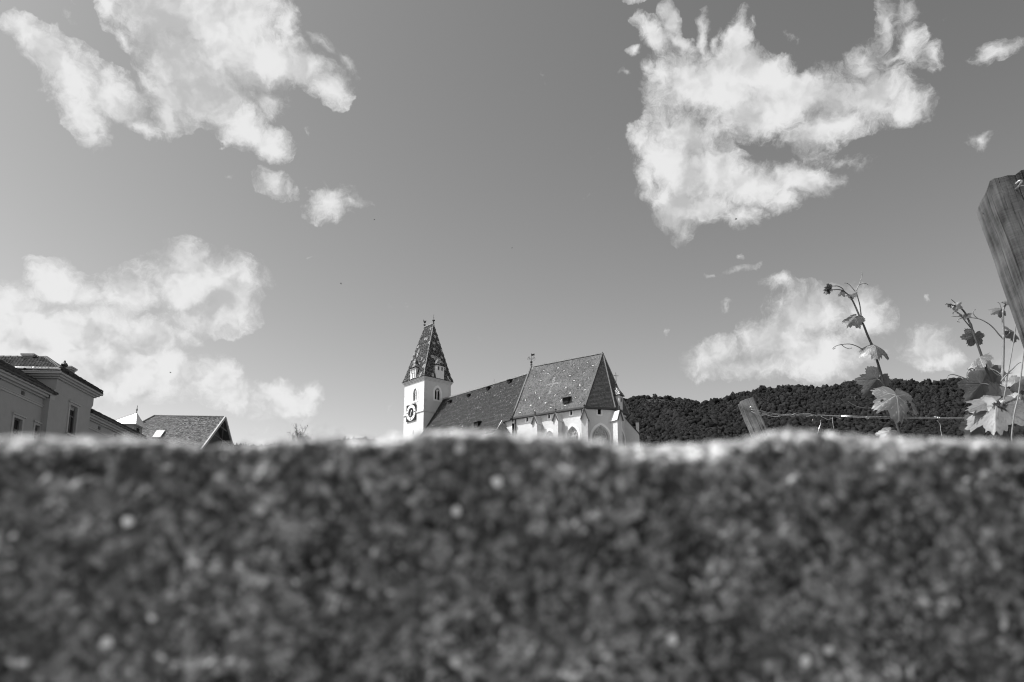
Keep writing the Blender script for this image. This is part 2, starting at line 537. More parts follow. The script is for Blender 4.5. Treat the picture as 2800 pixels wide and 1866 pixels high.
def tiled_plane(name, pts, tw, th, colour, mat, parent, lift=0.03, thick=0.022, jit=0.012, curve=False):
    """overlapping tiles on a roof plane. pts: eave start, eave end, then the upper points. colour(u, v, row, col) -> grey"""
    pts = [np.asarray(p, float) for p in pts]
    u = unit(pts[1] - pts[0])
    nrm = unit(np.cross(u, pts[2] - pts[0]))
    if nrm[2] < 0:
        nrm = -nrm
    v = np.cross(nrm, u)
    if v[2] < 0:
        v = -v
    P2 = [((p - pts[0]) @ u, (p - pts[0]) @ v) for p in pts]
    umin, umax = min(p[0] for p in P2), max(p[0] for p in P2)
    vmax = max(p[1] for p in P2)
    rows, cols = int(vmax / th) + 1, int((umax - umin) / tw) + 2
    r, c = np.meshgrid(np.arange(rows), np.arange(cols), indexing='ij')
    r, c = r.ravel(), c.ravel()
    cu = umin + (c + 0.5 * (r % 2)) * tw
    cv = (r + 0.5) * th
    ok = in_poly(cu, cv, P2)
    r, c, cu, cv = r[ok], c[ok], cu[ok], cv[ok]
    k = len(r)
    rr = RNG.normal(0, 1, (k, 4))
    u0, u1 = cu - tw * 0.49, cu + tw * 0.49
    v0 = cv - th * 0.62 + rr[:, 0] * jit * 0.6
    v1 = cv + th * 0.55
    h0 = lift + thick + rr[:, 1] * jit * 0.5
    h1 = lift * 0.35 + np.zeros(k)
    sk = rr[:, 2] * jit * 0.5
    def pos(a, b, h):
        return pts[0] + a[:, None] * u + b[:, None] * v + h[:, None] * nrm
    if curve:
        um = cu
        P = [pos(u0, v0, h0 - thick), pos(um, v0, h0 + thick * 1.6 + sk), pos(u1, v0, h0 - thick), pos(u0, v1, h1), pos(um, v1, h1 + thick * 1.6), pos(u1, v1, h1), pos(u0, v0, h0 - 2.2 * thick), pos(u1, v0, h0 - 2.2 * thick)]
        quads = [(0, 1, 4, 3), (1, 2, 5, 4)]
        tris = [(6, 7, 1), (6, 1, 0), (7, 2, 1)]
    else:
        P = [pos(u0, v0, h0 + sk), pos(u1, v0, h0 - sk), pos(u1, v1, h1), pos(u0, v1, h1), pos(u0, v0, h0 - thick), pos(u1, v0, h0 - thick)]
        quads = [(0, 1, 2, 3), (4, 5, 1, 0)]
        tris = []
    nv = len(P)
    V = np.stack(P, 1).reshape(-1, 3)
    base = (np.arange(k) * nv)[:, None]
    faces = []
    for q in quads + tris:
        faces.append(base + np.array(q)[None, :])
    loops = np.concatenate([np.concatenate([f for f in faces if f.shape[1] == 4]).ravel()] + ([np.concatenate([f for f in faces if f.shape[1] == 3]).ravel()] if tris else []))
    nq, nt = len(quads) * k, len(tris) * k
    me = bpy.data.meshes.new(name)
    me.vertices.add(len(V))
    me.vertices.foreach_set('co', V.ravel())
    me.loops.add(len(loops))
    me.loops.foreach_set('vertex_index', loops.astype(np.int32))
    me.polygons.add(nq + nt)
    starts = np.concatenate([np.arange(nq) * 4, nq * 4 + np.arange(nt) * 3]).astype(np.int32)
    me.polygons.foreach_set('loop_start', starts)
    me.update(calc_edges=True)
    col = colour(cu, cv, r, c).astype(np.float32)
    ca = me.attributes.new('Col', 'FLOAT', 'POINT')
    ca.data.foreach_set('value', np.repeat(col, nv))
    me.materials.append(mat)
    return link(name, me, parent, 'stuff')


def slab(name, pts, thick, mat, parent):
    """roof deck of some thickness under the tiles"""
    pts = [np.asarray(p, float) for p in pts]
    n = unit(np.cross(pts[1] - pts[0], pts[2] - pts[0]))
    if n[2] < 0:
        n = -n
    mb = MB()
    mb.hexa([p - n * thick for p in pts], pts)
    return mb.build(name, mat, parent)


def cover_tiles(name, p, q, step, w, h, mat, parent, up=UP):
    """a run of ridge or hip tiles, each a half-round cap of its own"""
    p, q = np.asarray(p, float), np.asarray(q, float)
    L = np.linalg.norm(q - p)
    k = max(2, int(round(L / step)))
    d = unit(q - p)
    s = unit(np.cross(d, up))
    t = unit(np.cross(s, d))
    st = L / k
    mb = MB()
    for j, (off, sc) in enumerate(((-0.06, 1.12), (1.0, 0.92))):
        for a in range(6):
            an = math.pi * a / 5
            mb.v.append(tuple(d * st * off + (s * math.cos(an) * w / 2 + t * (math.sin(an) * h - 0.02)) * sc))
    mb.f += [(a, a + 1, 7 + a, 6 + a) for a in range(5)] + [(5, 4, 3, 2, 1, 0)]
    first = None
    for i in range(k):
        if first is None:
            o = mb.build(name, mat, parent, smooth=False)
            first = o.data
            o.location = tuple(p)
        else:
            o = link(name, first, parent)
            o.location = tuple(p + d * st * i)
    return k


# ------------------------------------------------------------------ numpy value noise
def vnoise(P, seed=0):
    P = np.asarray(P, float)
    i = np.floor(P).astype(np.int64)
    f = P - i
    f = f * f * f * (f * (f * 6 - 15) + 10)
    def h(a, b, c):
        x = (a * 73856093) ^ (b * 19349663) ^ (c * 83492791) ^ (seed * 2654435761)
        x = (x ^ (x >> 13)) * 1274126177
        x = x & 0x7fffffff
        x = (x ^ (x >> 16)) * 668265263
        return ((x & 0xffffff) / float(0xffffff))
    r = 0
    for dx in (0, 1):
        for dy in (0, 1):
            for dz in (0, 1):
                w = (f[..., 0] if dx else 1 - f[..., 0]) * (f[..., 1] if dy else 1 - f[..., 1]) * (f[..., 2] if dz else 1 - f[..., 2])
                r = r + w * h(i[..., 0] + dx, i[..., 1] + dy, i[..., 2] + dz)
    return r * 2 - 1


def fbm(P, octaves=4, rough=0.5, seed=0):
    r, a, s = 0, 1.0, 0
    P = np.asarray(P, float)
    for o in range(octaves):
        r = r + a * vnoise(P * (2.03 ** o) + 17.3 * o, seed + o)
        s += a
        a *= rough
    return r / s


# ------------------------------------------------------------------ ground and hills
def ground_z(X, Y):
    """meadow level by the wall, rising behind the vineyard to the village terrace"""
    X, Y = np.asarray(X, float), np.asarray(Y, float)
    def ss(a, b, x):
        t = np.clip((x - a) / (b - a), 0, 1)
        return t * t * (3 - 2 * t)
    return 6.0 * ss(10, 42, Y) + 9.8 * ss(58, 112, Y) + 18.0 * ss(200, 420, Y)


xs = np.concatenate([np.linspace(-4000, -220, 20), np.linspace(-200, 200, 60), np.linspace(220, 4000, 20)])
ys = np.concatenate([np.linspace(-1500, -20, 12), np.linspace(-10, 240, 90), np.linspace(260, 5200, 40)])
gx, gy = np.meshgrid(xs, ys, indexing='ij')
gz = ground_z(gx, gy) + 0.05 * fbm(np.stack([gx * 0.3, gy * 0.3, gx * 0], -1), 3) * (gy > 1.5)
mb = MB()
nx_, ny_ = gx.shape
mb.v = [tuple(q) for q in np.stack([gx, gy, gz], -1).reshape(-1, 3)]
mb.f = [(i * ny_ + j, (i + 1) * ny_ + j, (i + 1) * ny_ + j + 1, i * ny_ + j + 1) for i in range(nx_ - 1) for j in range(ny_ - 1)]
g_ = mb.build('ground', M['ground'], smooth=True)
g_['kind'] = 'structure'


def make_hill(name, crest_px, Yc, Yb, zb, x_lo, x_hi, nx, ny, rough_amp, seed):
    """long ridge whose crest has the given photo outline when it stands Yc metres away"""
    C = np.array([at(px, py, Yc) for px, py in crest_px])
    def crest(X):
        return np.interp(X, C[:, 0], C[:, 2])
    def height(X, Y):
        s = np.clip((Y - Yb) / (Yc - Yb), 0, 1)
        fall = np.clip((Y - Yc) / (0.6 * Yc), 0, 1)
        zc = crest(X)
        z = zb + (zc - zb) * (0.75 * s + 0.25 * s * s)
        z = z * (1 - fall) + zb * fall
        gully = fbm(np.stack([X / 90.0, Y / 160.0, X * 0 + 3.3], -1), 3, 0.5, seed)
        return z + rough_amp * gully * s * (1 - s) * 2.0
    xx = np.linspace(x_lo, x_hi, nx)
    yy = np.concatenate([np.linspace(Yb, Yc, ny), np.linspace(Yc + 40, Yc * 1.6, 6)])
    X, Y = np.meshgrid(xx, yy, indexing='ij')
    Z = height(X, Y)
    Z[:, 0] -= 30
    m = MB()
    m.v = [tuple(q) for q in np.stack([X, Y, Z], -1).reshape(-1, 3)]
    n2 = len(yy)
    m.f = [(i * n2 + j, (i + 1) * n2 + j, (i + 1) * n2 + j + 1, i * n2 + j + 1) for i in range(nx - 1) for j in range(n2 - 1)]
    o = m.build(name, M['forest_floor'], smooth=True)
    o['kind'] = 'structure'
    return height, crest


# leafy crowns: a lumpy ball of leaf clumps, many of them joined into one far wood
def ico(sub):
    b = bmesh.new()
    bmesh.ops.create_icosphere(b, subdivisions=sub, radius=1.0)
    b.verts.index_update()
    V = np.array([v.co[:] for v in b.verts])
    T = np.array([[v.index for v in f.verts] for f in b.faces])
    b.free()
    return V, T


def wood(name, pos, size, tall, label, cat, mat, shade, clump=34, seed=0, conifer=0.0):
    """far wood: every tree a dark uneven core under a loose shell of leaf clumps"""
    V0, T0 = ico(2)
    k = len(pos)
    rg = np.random.default_rng(seed)
    nv, nt = len(V0), len(T0)
    tone = shade * np.clip(rg.normal(1.0, .22, k), .5, 1.7)
    con = rg.random(k) < conifer
    def shape(D, who):
        """unit directions -> points on the crown of tree `who`"""
        lump = 1 + .36 * vnoise(D * 1.7 + (who % 97)[:, None] * 3.1, 5) + .26 * vnoise(D * 3.9 + (who % 89)[:, None] * 1.7, 6)
        h = (D[:, 2] + 1) / 2
        cone = np.where(con[who], (1.08 - h) * .75, 1.0)
        st = np.where(con[who], 1.7, 1.0)
        return np.stack([D[:, 0] * lump * cone, D[:, 1] * lump * cone, D[:, 2] * lump * tall[who] * st], -1) * size[who][:, None]
    who = np.repeat(np.arange(k), nv)
    C0 = pos + np.stack([np.zeros(k), np.zeros(k), size * tall * .75], -1)
    core = shape(np.tile(V0, (k, 1)), who) * 1.0 + C0[who]
    coreT = (np.tile(T0, (k, 1)) + np.repeat(np.arange(k) * nv, nt)[:, None])
    wl_ = np.repeat(np.arange(k), clump)
    D = rg.normal(0, 1, (k * clump, 3))
    D[:, 2] = np.abs(D[:, 2]) * .9 + .1 * D[:, 2]
    D[:, 1] -= .45 * np.abs(rg.normal(0, 1, len(D)))
    D /= np.linalg.norm(D, axis=1, keepdims=True)
    cen = shape(D, wl_) * rg.uniform(.82, 1.16, len(D))[:, None] + C0[wl_]
    Dn = D + rg.normal(0, .14, D.shape)
    a = np.cross(Dn, rg.normal(0, 1, (len(D), 3)))
    a /= np.linalg.norm(a, axis=1, keepdims=True)
    b = np.cross(a, Dn)
    b /= np.linalg.norm(b, axis=1, keepdims=True) + 1e-9
    r = (size[wl_] * rg.uniform(.22, .45, len(D)))[:, None]
    q = np.stack([cen - a * r, cen - b * r * .8, cen + a * r, cen + b * r * .7], 1).reshape(-1, 3)
    base = len(core) + np.arange(len(D)) * 4
    leafT = np.concatenate([np.stack([base, base + 1, base + 2], -1), np.stack([base, base + 2, base + 3], -1)])
    V = np.concatenate([core, q])
    T = np.concatenate([coreT, leafT])
    tint = np.concatenate([tone[who] * (1 + .35 * vnoise(np.tile(V0, (k, 1)) * 5.0 + (who % 83)[:, None], 9)), np.repeat(tone[wl_] * rg.uniform(.8, 1.2, len(D)), 4)])
    me = bpy.data.meshes.new(name)
    me.vertices.add(len(V))
    me.vertices.foreach_set('co', V.ravel())
    me.loops.add(T.size)
    me.loops.foreach_set('vertex_index', T.ravel().astype(np.int32))
    me.polygons.add(len(T))
    me.polygons.foreach_set('loop_start', (np.arange(len(T)) * 3).astype(np.int32))
    me.update(calc_edges=True)
    me.polygons.foreach_set('use_smooth', np.arange(len(T)) < len(coreT))
    ca_ = me.attributes.new('Col', 'FLOAT', 'POINT')
    ca_.data.foreach_set('value', tint.astype(np.float32))
    me.materials.append(mat)
    o = link(name, me)
    tag(o, label, cat, kind='stuff')
    return o


M['canopy'] = material('tree_canopy', 0.045, 0.9, 0.35, 0.05, attr=True, spec=0.05)

HILL_CREST = [(900, 1500), (1300, 1300), (1500, 1180), (1640, 1110), (1716, 1092), (1750, 1082), (1790, 1076), (1830, 1082), (1880, 1095), (1915, 1098), (1945, 1092), (1990, 1086), (2025, 1070), (2060, 1063), (2100, 1061), (2200, 1058), (2300, 1050), (2400, 1042), (2440, 1040), (2500, 1044), (2600, 1040), (2650, 1043), (2710, 1052), (2800, 1066), (3000, 1090), (3600, 1150)]
HY = 1000.0
hill_h, hill_c = make_hill('wooded_hill', [(x, y + 9) for x, y in HILL_CREST], HY, 380.0, 30.0, -250, 1050, 150, 60, 22.0, 5)
k_ = 27000
rg_ = np.random.default_rng(3)
tx = rg_.uniform(60, 720, k_)
ty = HY - (HY - 600) * rg_.random(k_)
keep = (tx / ty > 0.12) & (tx / ty < 0.69)
tx, ty = tx[keep], ty[keep]
# the row along the crest that draws the skyline
cx_ = rg_.uniform(90, 700, 900)
tx = np.concatenate([tx, cx_])
ty = np.concatenate([ty, HY - rg_.uniform(-6, 10, 900)])
# taller single trees standing out of the skyline
bx_ = np.concatenate([rg_.uniform(110, 680, 110), rg_.uniform(470, 590, 60)])
nb_ = len(bx_)
tx = np.concatenate([tx, bx_])
ty = np.concatenate([ty, HY - rg_.uniform(-2, 14, nb_)])
tz = hill_h(tx, ty)
stand = fbm(np.stack([tx / 45, ty / 45, tx * 0], -1), 3)
sz = rg_.uniform(1.4, 3.2, len(tx)) * (1 + 0.5 * stand)
sz[-nb_:] = rg_.uniform(2.6, 4.6, nb_)
wood('hillside_wood', np.stack([tx, ty, tz - 1.5 + 2.5 * np.clip(stand, -.5, 1)], -1), sz, rg_.uniform(0.9, 1.45, len(tx)), 'dark dense wood covering the hillside right of the church', 'wood', M['canopy'], 0.0135, clump=5, seed=4)

FAR_CREST = [(-400, 1260), (0, 1240), (400, 1226), (560, 1219), (640, 1217), (690, 1222), (760, 1215), (850, 1216), (905, 1208), (960, 1202), (985, 1198), (1010, 1201), (1040, 1212), (1065, 1218), (1110, 1210), (1200, 1205), (1400, 1200), (1800, 1220)]
far_h, far_c = make_hill('distant_hill', FAR_CREST, 2400.0, 1300.0, 40.0, -1900, 500, 120, 20, 25.0, 9)
fx = rg_.uniform(-950, -250, 1500)
fy = 2400 - rg_.uniform(-5, 90, 1500)
wood('distant_wood', np.stack([fx, fy, far_h(fx, fy) - 6], -1), rg_.uniform(2.5, 5.0, 1500), rg_.uniform(0.9, 1.6, 1500), 'thin tree line on the distant hill left of the tower', 'wood', M['canopy'], 0.06, seed=8, conifer=0.5)


# ------------------------------------------------------------------ the church
GZ = 15.5                                           # church terrace
CA = -56.0                                          # choir axis (towards the tower)
S_ = 5.1
E1 = at(1599.4, 1111.8, 125.0)
EZ = E1[2]
E2 = E1 + az(79) * S_
E3 = E2 + az(34) * S_
E4 = E3 + az(-11) * S_
CH_W = float((E4 - E1) @ az(34))
CH_L = 14.05
cw = az(CA)                                         # west along the choir
E0 = E1 + cw * CH_L
E5 = E4 + cw * CH_L
MID = E1 + az(34) * CH_W / 2
RIDGE_Z = 42.95
RE = np.array([*(MID + az(124) * 0.25)[:2], RIDGE_Z])
RW = np.array([*(MID + cw * 13.9)[:2], RIDGE_Z])
church = thing('church', 'white Gothic church with a tall pointed tower, patterned tile roofs and polygonal choir', 'church', (MID[0], MID[1], GZ))

OV = 0.42                                           # eave overhang
def inset_poly(pts, d):
    """pts: plan corners E0..E5 (open chain, outward on the left side); returns corners moved inwards by d"""
    out = []
    k = len(pts)
    for i in range(k):
        ns = []
        for a, b in ((i - 1, i), (i, i + 1)):
            if a < 0 or b >= k:
                continue
            t = unit((pts[b] - pts[a])[:2].tolist() + [0])
            ns.append(np.array([-t[1], t[0], 0]))
        if len(ns) == 1:
            out.append(pts[i] + ns[0] * d)
        else:
            m = unit(ns[0] + ns[1])
            out.append(pts[i] + m * d / float(m @ ns[0]))
    return out


eave = [E0, E1, E2, E3, E4, E5]
sgn = 1.0
wl = inset_poly(eave, OV)
if np.linalg.norm((wl[2] - MID)[:2]) > np.linalg.norm((E2 - MID)[:2]):
    wl = inset_poly(eave, -OV)
WZ1 = EZ - 0.10
# --- choir walls, each face with its pointed window
mb = MB()
wins = []
for i in range(5):
    a, b = wl[i], wl[i + 1]
    u = unit([*(b - a)[:2], 0])
    n = np.array([u[1], -u[0], 0])
    w = float(np.linalg.norm((b - a)[:2]))
    if n @ (0.5 * (a + b) - MID - cw * 5) < 0:
        n = -n
    holes, small = [], []
    if i == 0:
        # spots read from the photograph: three lancets between the buttresses and three attic lights
        for px, py in ((1502.5, 1178), (1565, 1166)):
            pt = hit(a, CA, px, py)
            holes.append(arch(float((pt - a) @ u), GZ + 3.0, pt[2] - 1.75, 1.12, 1.75))
        for px, py in ((1442, 1148), (1501.3, 1139.3), (1562, 1130)):
            pt = hit(a, CA, px, py)
            cu, cz = float((pt - a) @ u), pt[2]
            small.append([(cu - .21, cz - .33), (cu + .21, cz - .33), (cu + .21, cz + .33), (cu - .21, cz + .33)])
    elif i in (1, 2):
        ap = hit(a, 79, 1643, 1163)[2]
        holes.append(arch(w / 2 + (0.15 if i == 1 else 0), GZ + 3.0, ap - 2.25, 1.55, 2.25))
        if i == 1:
            pt = hit(a, 79, 1639, 1127)
            cu, cz = float((pt - a) @ u), pt[2]
            small.append([(cu - .30, cz - .42), (cu + .30, cz - .42), (cu + .30, cz + .42), (cu - .30, cz + .42)])
    wall_panel(mb, a, u, n, w, GZ - 0.5, WZ1, holes + small, 0.45)
    wins.append((a, u, n, holes, small))
mb.quad(wl[5] * [1, 1, 0] + UP * (GZ - .5), wl[0] * [1, 1, 0] + UP * (GZ - .5), wl[0] * [1, 1, 0] + UP * WZ1, wl[5] * [1, 1, 0] + UP * WZ1)
choir_wall = mb.build('choir_wall', M['plaster'], church, fix=False)

for a, u, n, holes, small in wins:
    for h in holes:
        half = (h[1][0] - h[0][0]) / 2
        cu = (h[0][0] + h[1][0]) / 2
        top = max(q[1] for q in h)
        spring = h[2][1]
        sill = h[0][1]
        def grown(d):
            return arch(cu, sill - d, spring, half + d, (top - spring) + d * 1.25)
        fr = ring(MB(), a, u, n, grown(0.34), grown(0.0), 0.0, 0.07).build('choir_window', M['white'], church, fix=False)
        ring(MB(), a, u, n, grown(0.0), grown(-0.16), -0.40, -0.16).build('inner_frame', M['stone'], fr, fix=False)
        plate(MB(), a, u, n, h, -0.36).build('leaded_pane', M['lead_glass'], fr, fix=False)
        tr = MB()
        O = np.array([a[0], a[1], 0]) - n * 0.28
        P = lambda x, z: O + u * x + UP * z
        for s in (-1, 0, 1):
            tr.bar(P(cu + s * half * 0.36, sill), P(cu + s * half * 0.36, spring + (0.15 if s else 0.5)), 0.11, 0.11, up=u)
        for cxx, czz, rr_ in ((cu - half * .36, spring + .45, half * .30), (cu + half * .36, spring + .45, half * .30), (cu, spring + (top - spring) * .62, half * .30), (cu, spring + .1, half * .16)):
            tr.tube([P(cxx + rr_ * math.cos(t), czz + rr_ * math.sin(t)) for t in np.linspace(0, 2 * math.pi, 13)], 0.055, 5, cap=False)
        for s in (-1, 1):
            tr.tube([P(cu + s * half * .72 * math.cos(t) * (1 - .25 * t), spring + (top - spring) * .9 * math.sin(t)) for t in np.linspace(0, 1.45, 7)], 0.05, 5)
        tr.build('tracery', M['stone'], fr)
    for h in small:
        g = [(h[0][0] - .2, h[0][1] - .2), (h[1][0] + .2, h[1][1] - .2), (h[2][0] + .2, h[2][1] + .2), (h[3][0] - .2, h[3][1] + .2)]
        fr = ring(MB(), a, u, n, g, h, 0.0, 0.05).build('attic_light', M['white'], church, fix=False)
        plate(MB(), a, u, n, h, -0.40).build('dark_opening', M['dark_void'], fr, fix=False)

# --- eave boards and gutter round the choir
mb = MB()
for i in range(5):
    a, b = eave[i], eave[i + 1]
    t = unit(b - a)
    mb.bar(a - UP * .10 - t * .02, b - UP * .10 + t * .02, 0.16, 0.30)
mb.build('choir_gutter', M['gutter_dark'], church)
mb = MB()
mb.hexa([p * [1, 1, 0] + UP * (EZ - .30) for p in eave], [p * [1, 1, 0] + UP * (EZ - .12) for p in eave])
mb.build('eave_soffit', M['gutter_dark'], church)

# --- choir roof
for pts in ((E0, E1, RE, RW), (E1, E2, RE), (E2, E3, RE), (E3, E4, RE), (E4, E5, RW, RE)):
    slab('choir_roof', pts, 0.2, M['roof_deck'], church)

crossP = at(1513, 1055, 131)
s_u, s_n = unit(E1 - E0), unit(np.cross(E1 - E0, RW - E0))
s_v = np.cross(s_n, s_u) * (1 if np.cross(s_n, s_u)[2] > 0 else -1)
def on_choir(px, py):
    d = ray(px, py)
    o = np.array([0, 0, CAM_H])
    k = np.dot(s_n, E0 - o) / np.dot(s_n, d)
    p = o + d * k - E0
    return float(p @ s_u), float(p @ s_v)


z2 = lambda x, y: (1380 + x / 4.9, 920 + y / 4.9)
ROSETTES = [on_choir(*z2(x, y)) for x, y in ((527, 460), (716, 424), (582, 503), (790, 466), (926, 384), (990, 428), (1110, 350), (1180, 392), (400, 537), (480, 597), (876, 526), (1064, 490), (1126, 556), (932, 592), (340, 696), (415, 758), (820, 688), (1006, 655), (1070, 722), (468, 826), (678, 790), (876, 758), (950, 825), (278, 857), (548, 892), (760, 857), (352, 925), (615, 957), (818, 925), (1010, 897), (404, 993), (212, 1022))]
CROSS = [on_choir(*z2(x, y)) for x, y in [(672 - 72 * t, 555 + 210 * t) for t in np.linspace(0, 1, 12)] + [(540 + 205 * t, 657 - 38 * t) for t in np.linspace(0, 1, 10)]]
def choir_colour(u, v, r, c):
    rg = np.random.default_rng(1)
    col = 0.135 + 0.028 * rg.normal(0, 1, len(u)) + 0.03 * vnoise(np.stack([u * .5, v * .5, u * 0], -1), 2)
    col *= np.where(rg.random(len(u)) < 0.06, 0.6, 1.0)
    for ru, rv in ROSETTES:
        d = np.hypot(u - ru, (v - rv))
        col = np.where(d < 0.32, 0.07, col)
        col = np.where(d < 0.15, 0.55, col)
    for ru, rv in CROSS:
        d = np.hypot(u - ru, v - rv)
        col = np.where((d < 0.22) & (rg.random(len(u)) < 0.75), 0.27, col)
    return np.clip(col, 0.03, 0.85)


def apse_colour(base):
    def f(u, v, r, c):
        rg = np.random.default_rng(5)
        return np.clip(base + 0.02 * rg.normal(0, 1, len(u)), 0.02, 0.5)
    return f


tiled_plane('choir_roof_tiles', (E0, E1, RE, RW), 0.19, 0.21, choir_colour, M['tile'], church, 0.035, 0.03)
tiled_plane('apse_roof_tiles', (E1, E2, RE), 0.19, 0.26, apse_colour(0.11), M['tile'], church, 0.05, 0.04)
tiled_plane('apse_roof_tiles', (E2, E3, RE), 0.19, 0.26, apse_colour(0.09), M['tile'], church, 0.05, 0.04)
tiled_plane('apse_roof_tiles', (E3, E4, RE), 0.19, 0.26, apse_colour(0.09), M['tile'], church, 0.05, 0.04)
def strip(name, p, q, w, h, mat, parent, lift=0.05):
    """a long row of small cover tiles too fine to tell apart, modelled as notched lengths"""
    p, q = np.asarray(p, float) + UP * lift, np.asarray(q, float) + UP * lift
    L = np.linalg.norm(q - p)
    k = max(2, int(L / 0.42))
    m = MB()
    for i in range(k):
        a, b = p + (q - p) * i / k, p + (q - p) * (i + 0.96) / k
        m.bar(a + UP * random.uniform(-.01, .015), b + UP * random.uniform(-.005, .02), w * random.uniform(.92, 1.05), h)
    return m.build(name, mat, parent, kind='stuff')


strip('ridge_tiles', RW, RE, 0.34, 0.26, M['hip'], church, 0.10)
strip('hip_tiles', E1, RE, 0.30, 0.22, M['hip_dark'], church)
strip('hip_tiles', E2, RE, 0.18, 0.14, M['hip'], church)
strip('hip_tiles', E3, RE, 0.26, 0.2, M['hip'], church)
# west gable of the choir standing over the nave roof
GT = RW + cw * 0.25 + UP * 0.35
mb = MB()
g0, g1 = E0 + cw * .2, E5 + cw * .2
mb.hexa([g0 - UP * 1.0, g1 - UP * 1.0, GT - UP * .25], [g0 - UP * 1.0 - cw * .45, g1 - UP * 1.0 - cw * .45, GT - UP * .25 - cw * .45])
mb.build('choir_gable', M['plaster'], church)
mb = MB()
mb.bar(E0 + UP * .16 + cw * .1, GT + UP * .03, 0.27, 0.12)
mb.bar(E5 + UP * .16 + cw * .1, GT + UP * .03, 0.27, 0.12)
mb.build('gable_coping', M['coping'], church)

# weathervane over the choir gable
B = GT
mb = MB()
mb.lathe(B - UP * .1, [(.16, 0), (.2, .25), (.12, .45), (.2, .6), (.22, .78), (.1, .9), (.05, 1.0), (.035, 1.05), (.025, 2.35), (.005, 2.4)], 8)
vane = mb.build('weathervane', M['dark_metal'], church)
sx = np.array([1.0, 0.15, 0])
mb = MB()
for s in (-1, 1):
    for k_, (r0, zz) in enumerate(((.38, 1.0), (.26, 1.2))):
        c0 = B + UP * (zz + .25) + sx * s * (.25 + r0 * .6)
        mb.tube([B + UP * (zz - .1)] + [c0 + sx * s * r0 * .6 * math.cos(t) * (1 - t * .07) + UP * r0 * .7 * math.sin(t) * (1 - t * .07) for t in np.linspace(-2.6, 3.4, 14)], 0.022, 4)
mb.build('iron_scroll', M['dark_metal'], vane)
mb = MB()
mb.hexa([B + UP * 1.75 + sx * .02, B + UP * 1.9 + sx * .62, B + UP * 2.3 + sx * .55, B + UP * 2.1 + sx * .30, B + UP * 2.2 + sx * .02], [q + np.array([0, .03, 0]) for q in (B + UP * 1.75 + sx * .02, B + UP * 1.9 + sx * .62, B + UP * 2.3 + sx * .55, B + UP * 2.1 + sx * .30, B + UP * 2.2 + sx * .02)])
mb.build('vane_flag', M['dark_metal'], vane)

# small hatch dormer in the choir roof
hu, hv = on_choir(*z2(826, 900))
hp = E0 + s_u * hu + s_v * hv + s_n * .05
on = np.array([*unit([*s_n[:2], 0])[:2], 0])
mb = MB()
w2, hh, dd = .55, .95, 1.0
a, b = hp - s_u * w2, hp + s_u * w2
mb.hexa([a + on * .25, b + on * .25, b - on * .9, a - on * .9], [a + on * .25 + UP * hh, b + on * .25 + UP * hh, b - on * .9 + UP * hh, a - on * .9 + UP * hh])
hd = mb.build('roof_hatch', M['dark_void'], church)
mb = MB()
mb.hexa([a + on * .5 - s_u * .12 + UP * (hh - .1), b + on * .5 + s_u * .12 + UP * (hh - .1), b - on * .9 + s_u * .12 + UP * (hh + .25), a - on * .9 - s_u * .12 + UP * (hh + .25)], [a + on * .5 - s_u * .12 + UP * (hh - .02), b + on * .5 + s_u * .12 + UP * (hh - .02), b - on * .9 + s_u * .12 + UP * (hh + .33), a - on * .9 - s_u * .12 + UP * (hh + .33)])
mb.build('hatch_roof', M['roof_deck'], hd)

# --- buttresses
def buttress(P, n, wdt, dep, ztop, name='buttress', gable=1.25):
    """pier against the wall at P (plan), n outwards, gabled stone cap with a ridge running into the wall"""
    t = np.array([-n[1], n[0], 0])
    P = np.array([P[0], P[1], 0.0])
    zb = ztop - gable
    m = MB()
    lo = [P + t * -wdt / 2 - n * .3, P + t * wdt / 2 - n * .3, P + t * wdt / 2 + n * dep, P - t * wdt / 2 + n * dep]
    lo = [q + UP * (GZ - .5) for q in lo]
    hi = [q * [1, 1, 0] + UP * zb for q in lo]
    m.hexa(lo, hi)
    f0, f1 = hi[3], hi[2]
    ap = (f0 + f1) / 2 + UP * (gable - .12)
    b0, b1 = hi[0], hi[1]
    bp = (b0 + b1) / 2 + UP * (gable - .12)
    m.add([f0, f1, ap, b0, b1, bp], [(0, 1, 2), (4, 3, 5), (0, 2, 5, 3), (1, 4, 5, 2)])
    o = m.build(name, M['plaster'], church)
    m = MB()
    for s in (-1, 1):
        e = (f0 if s < 0 else f1) + t * s * .16 * 0 + (unit((f0 if s < 0 else f1) - ap) * .22)
        eb = e - n * (dep + .3)
        nn = unit(np.cross(ap - e, n)) * (1 if np.cross(ap - e, n)[2] > 0 else -1)
        q = [e + n * .16, ap + n * .16, bp, eb]
        m.hexa([x + nn * .02 for x in q], [x + nn * .15 for x in q])
    m.build('saddle_cap', M['stone'], o)
    m = MB()
    for s in (-1, 1):
        e = (f0 if s < 0 else f1) + (unit((f0 if s < 0 else f1) - ap) * .24)
        m.bar(e + n * .20 + UP * .02, ap + n * .20 + UP * .05, .08, .17)
    m.build('gable_verge', M['gutter_dark'], o)
    m = MB()
    m.lathe(ap - n * .1, [(.07, 0), (.07, .25), (.18, .36), (.10, .5), (.2, .66), (.06, .86), (.01, .95)], 6)
    m.build('finial', M['gutter_dark'], o)
    return o


nS = az(CA - 90)
nS = nS if nS[1] < 0 else -nS
ZB = hit(wl[0], CA, 1461, 1143)[2]
for px, py in ((1474.5, 1150), (1531, 1141)):
    pt = hit(wl[0], CA, px, py)
    buttress(pt, nS, 0.95, 1.45, EZ - 0.55)
for cpt, a_ in ((wl[1], 191.5), (wl[2], 146.5)):
    buttress(cpt, az(a_), 1.0, 1.5, EZ - 0.55, gable=1.6)
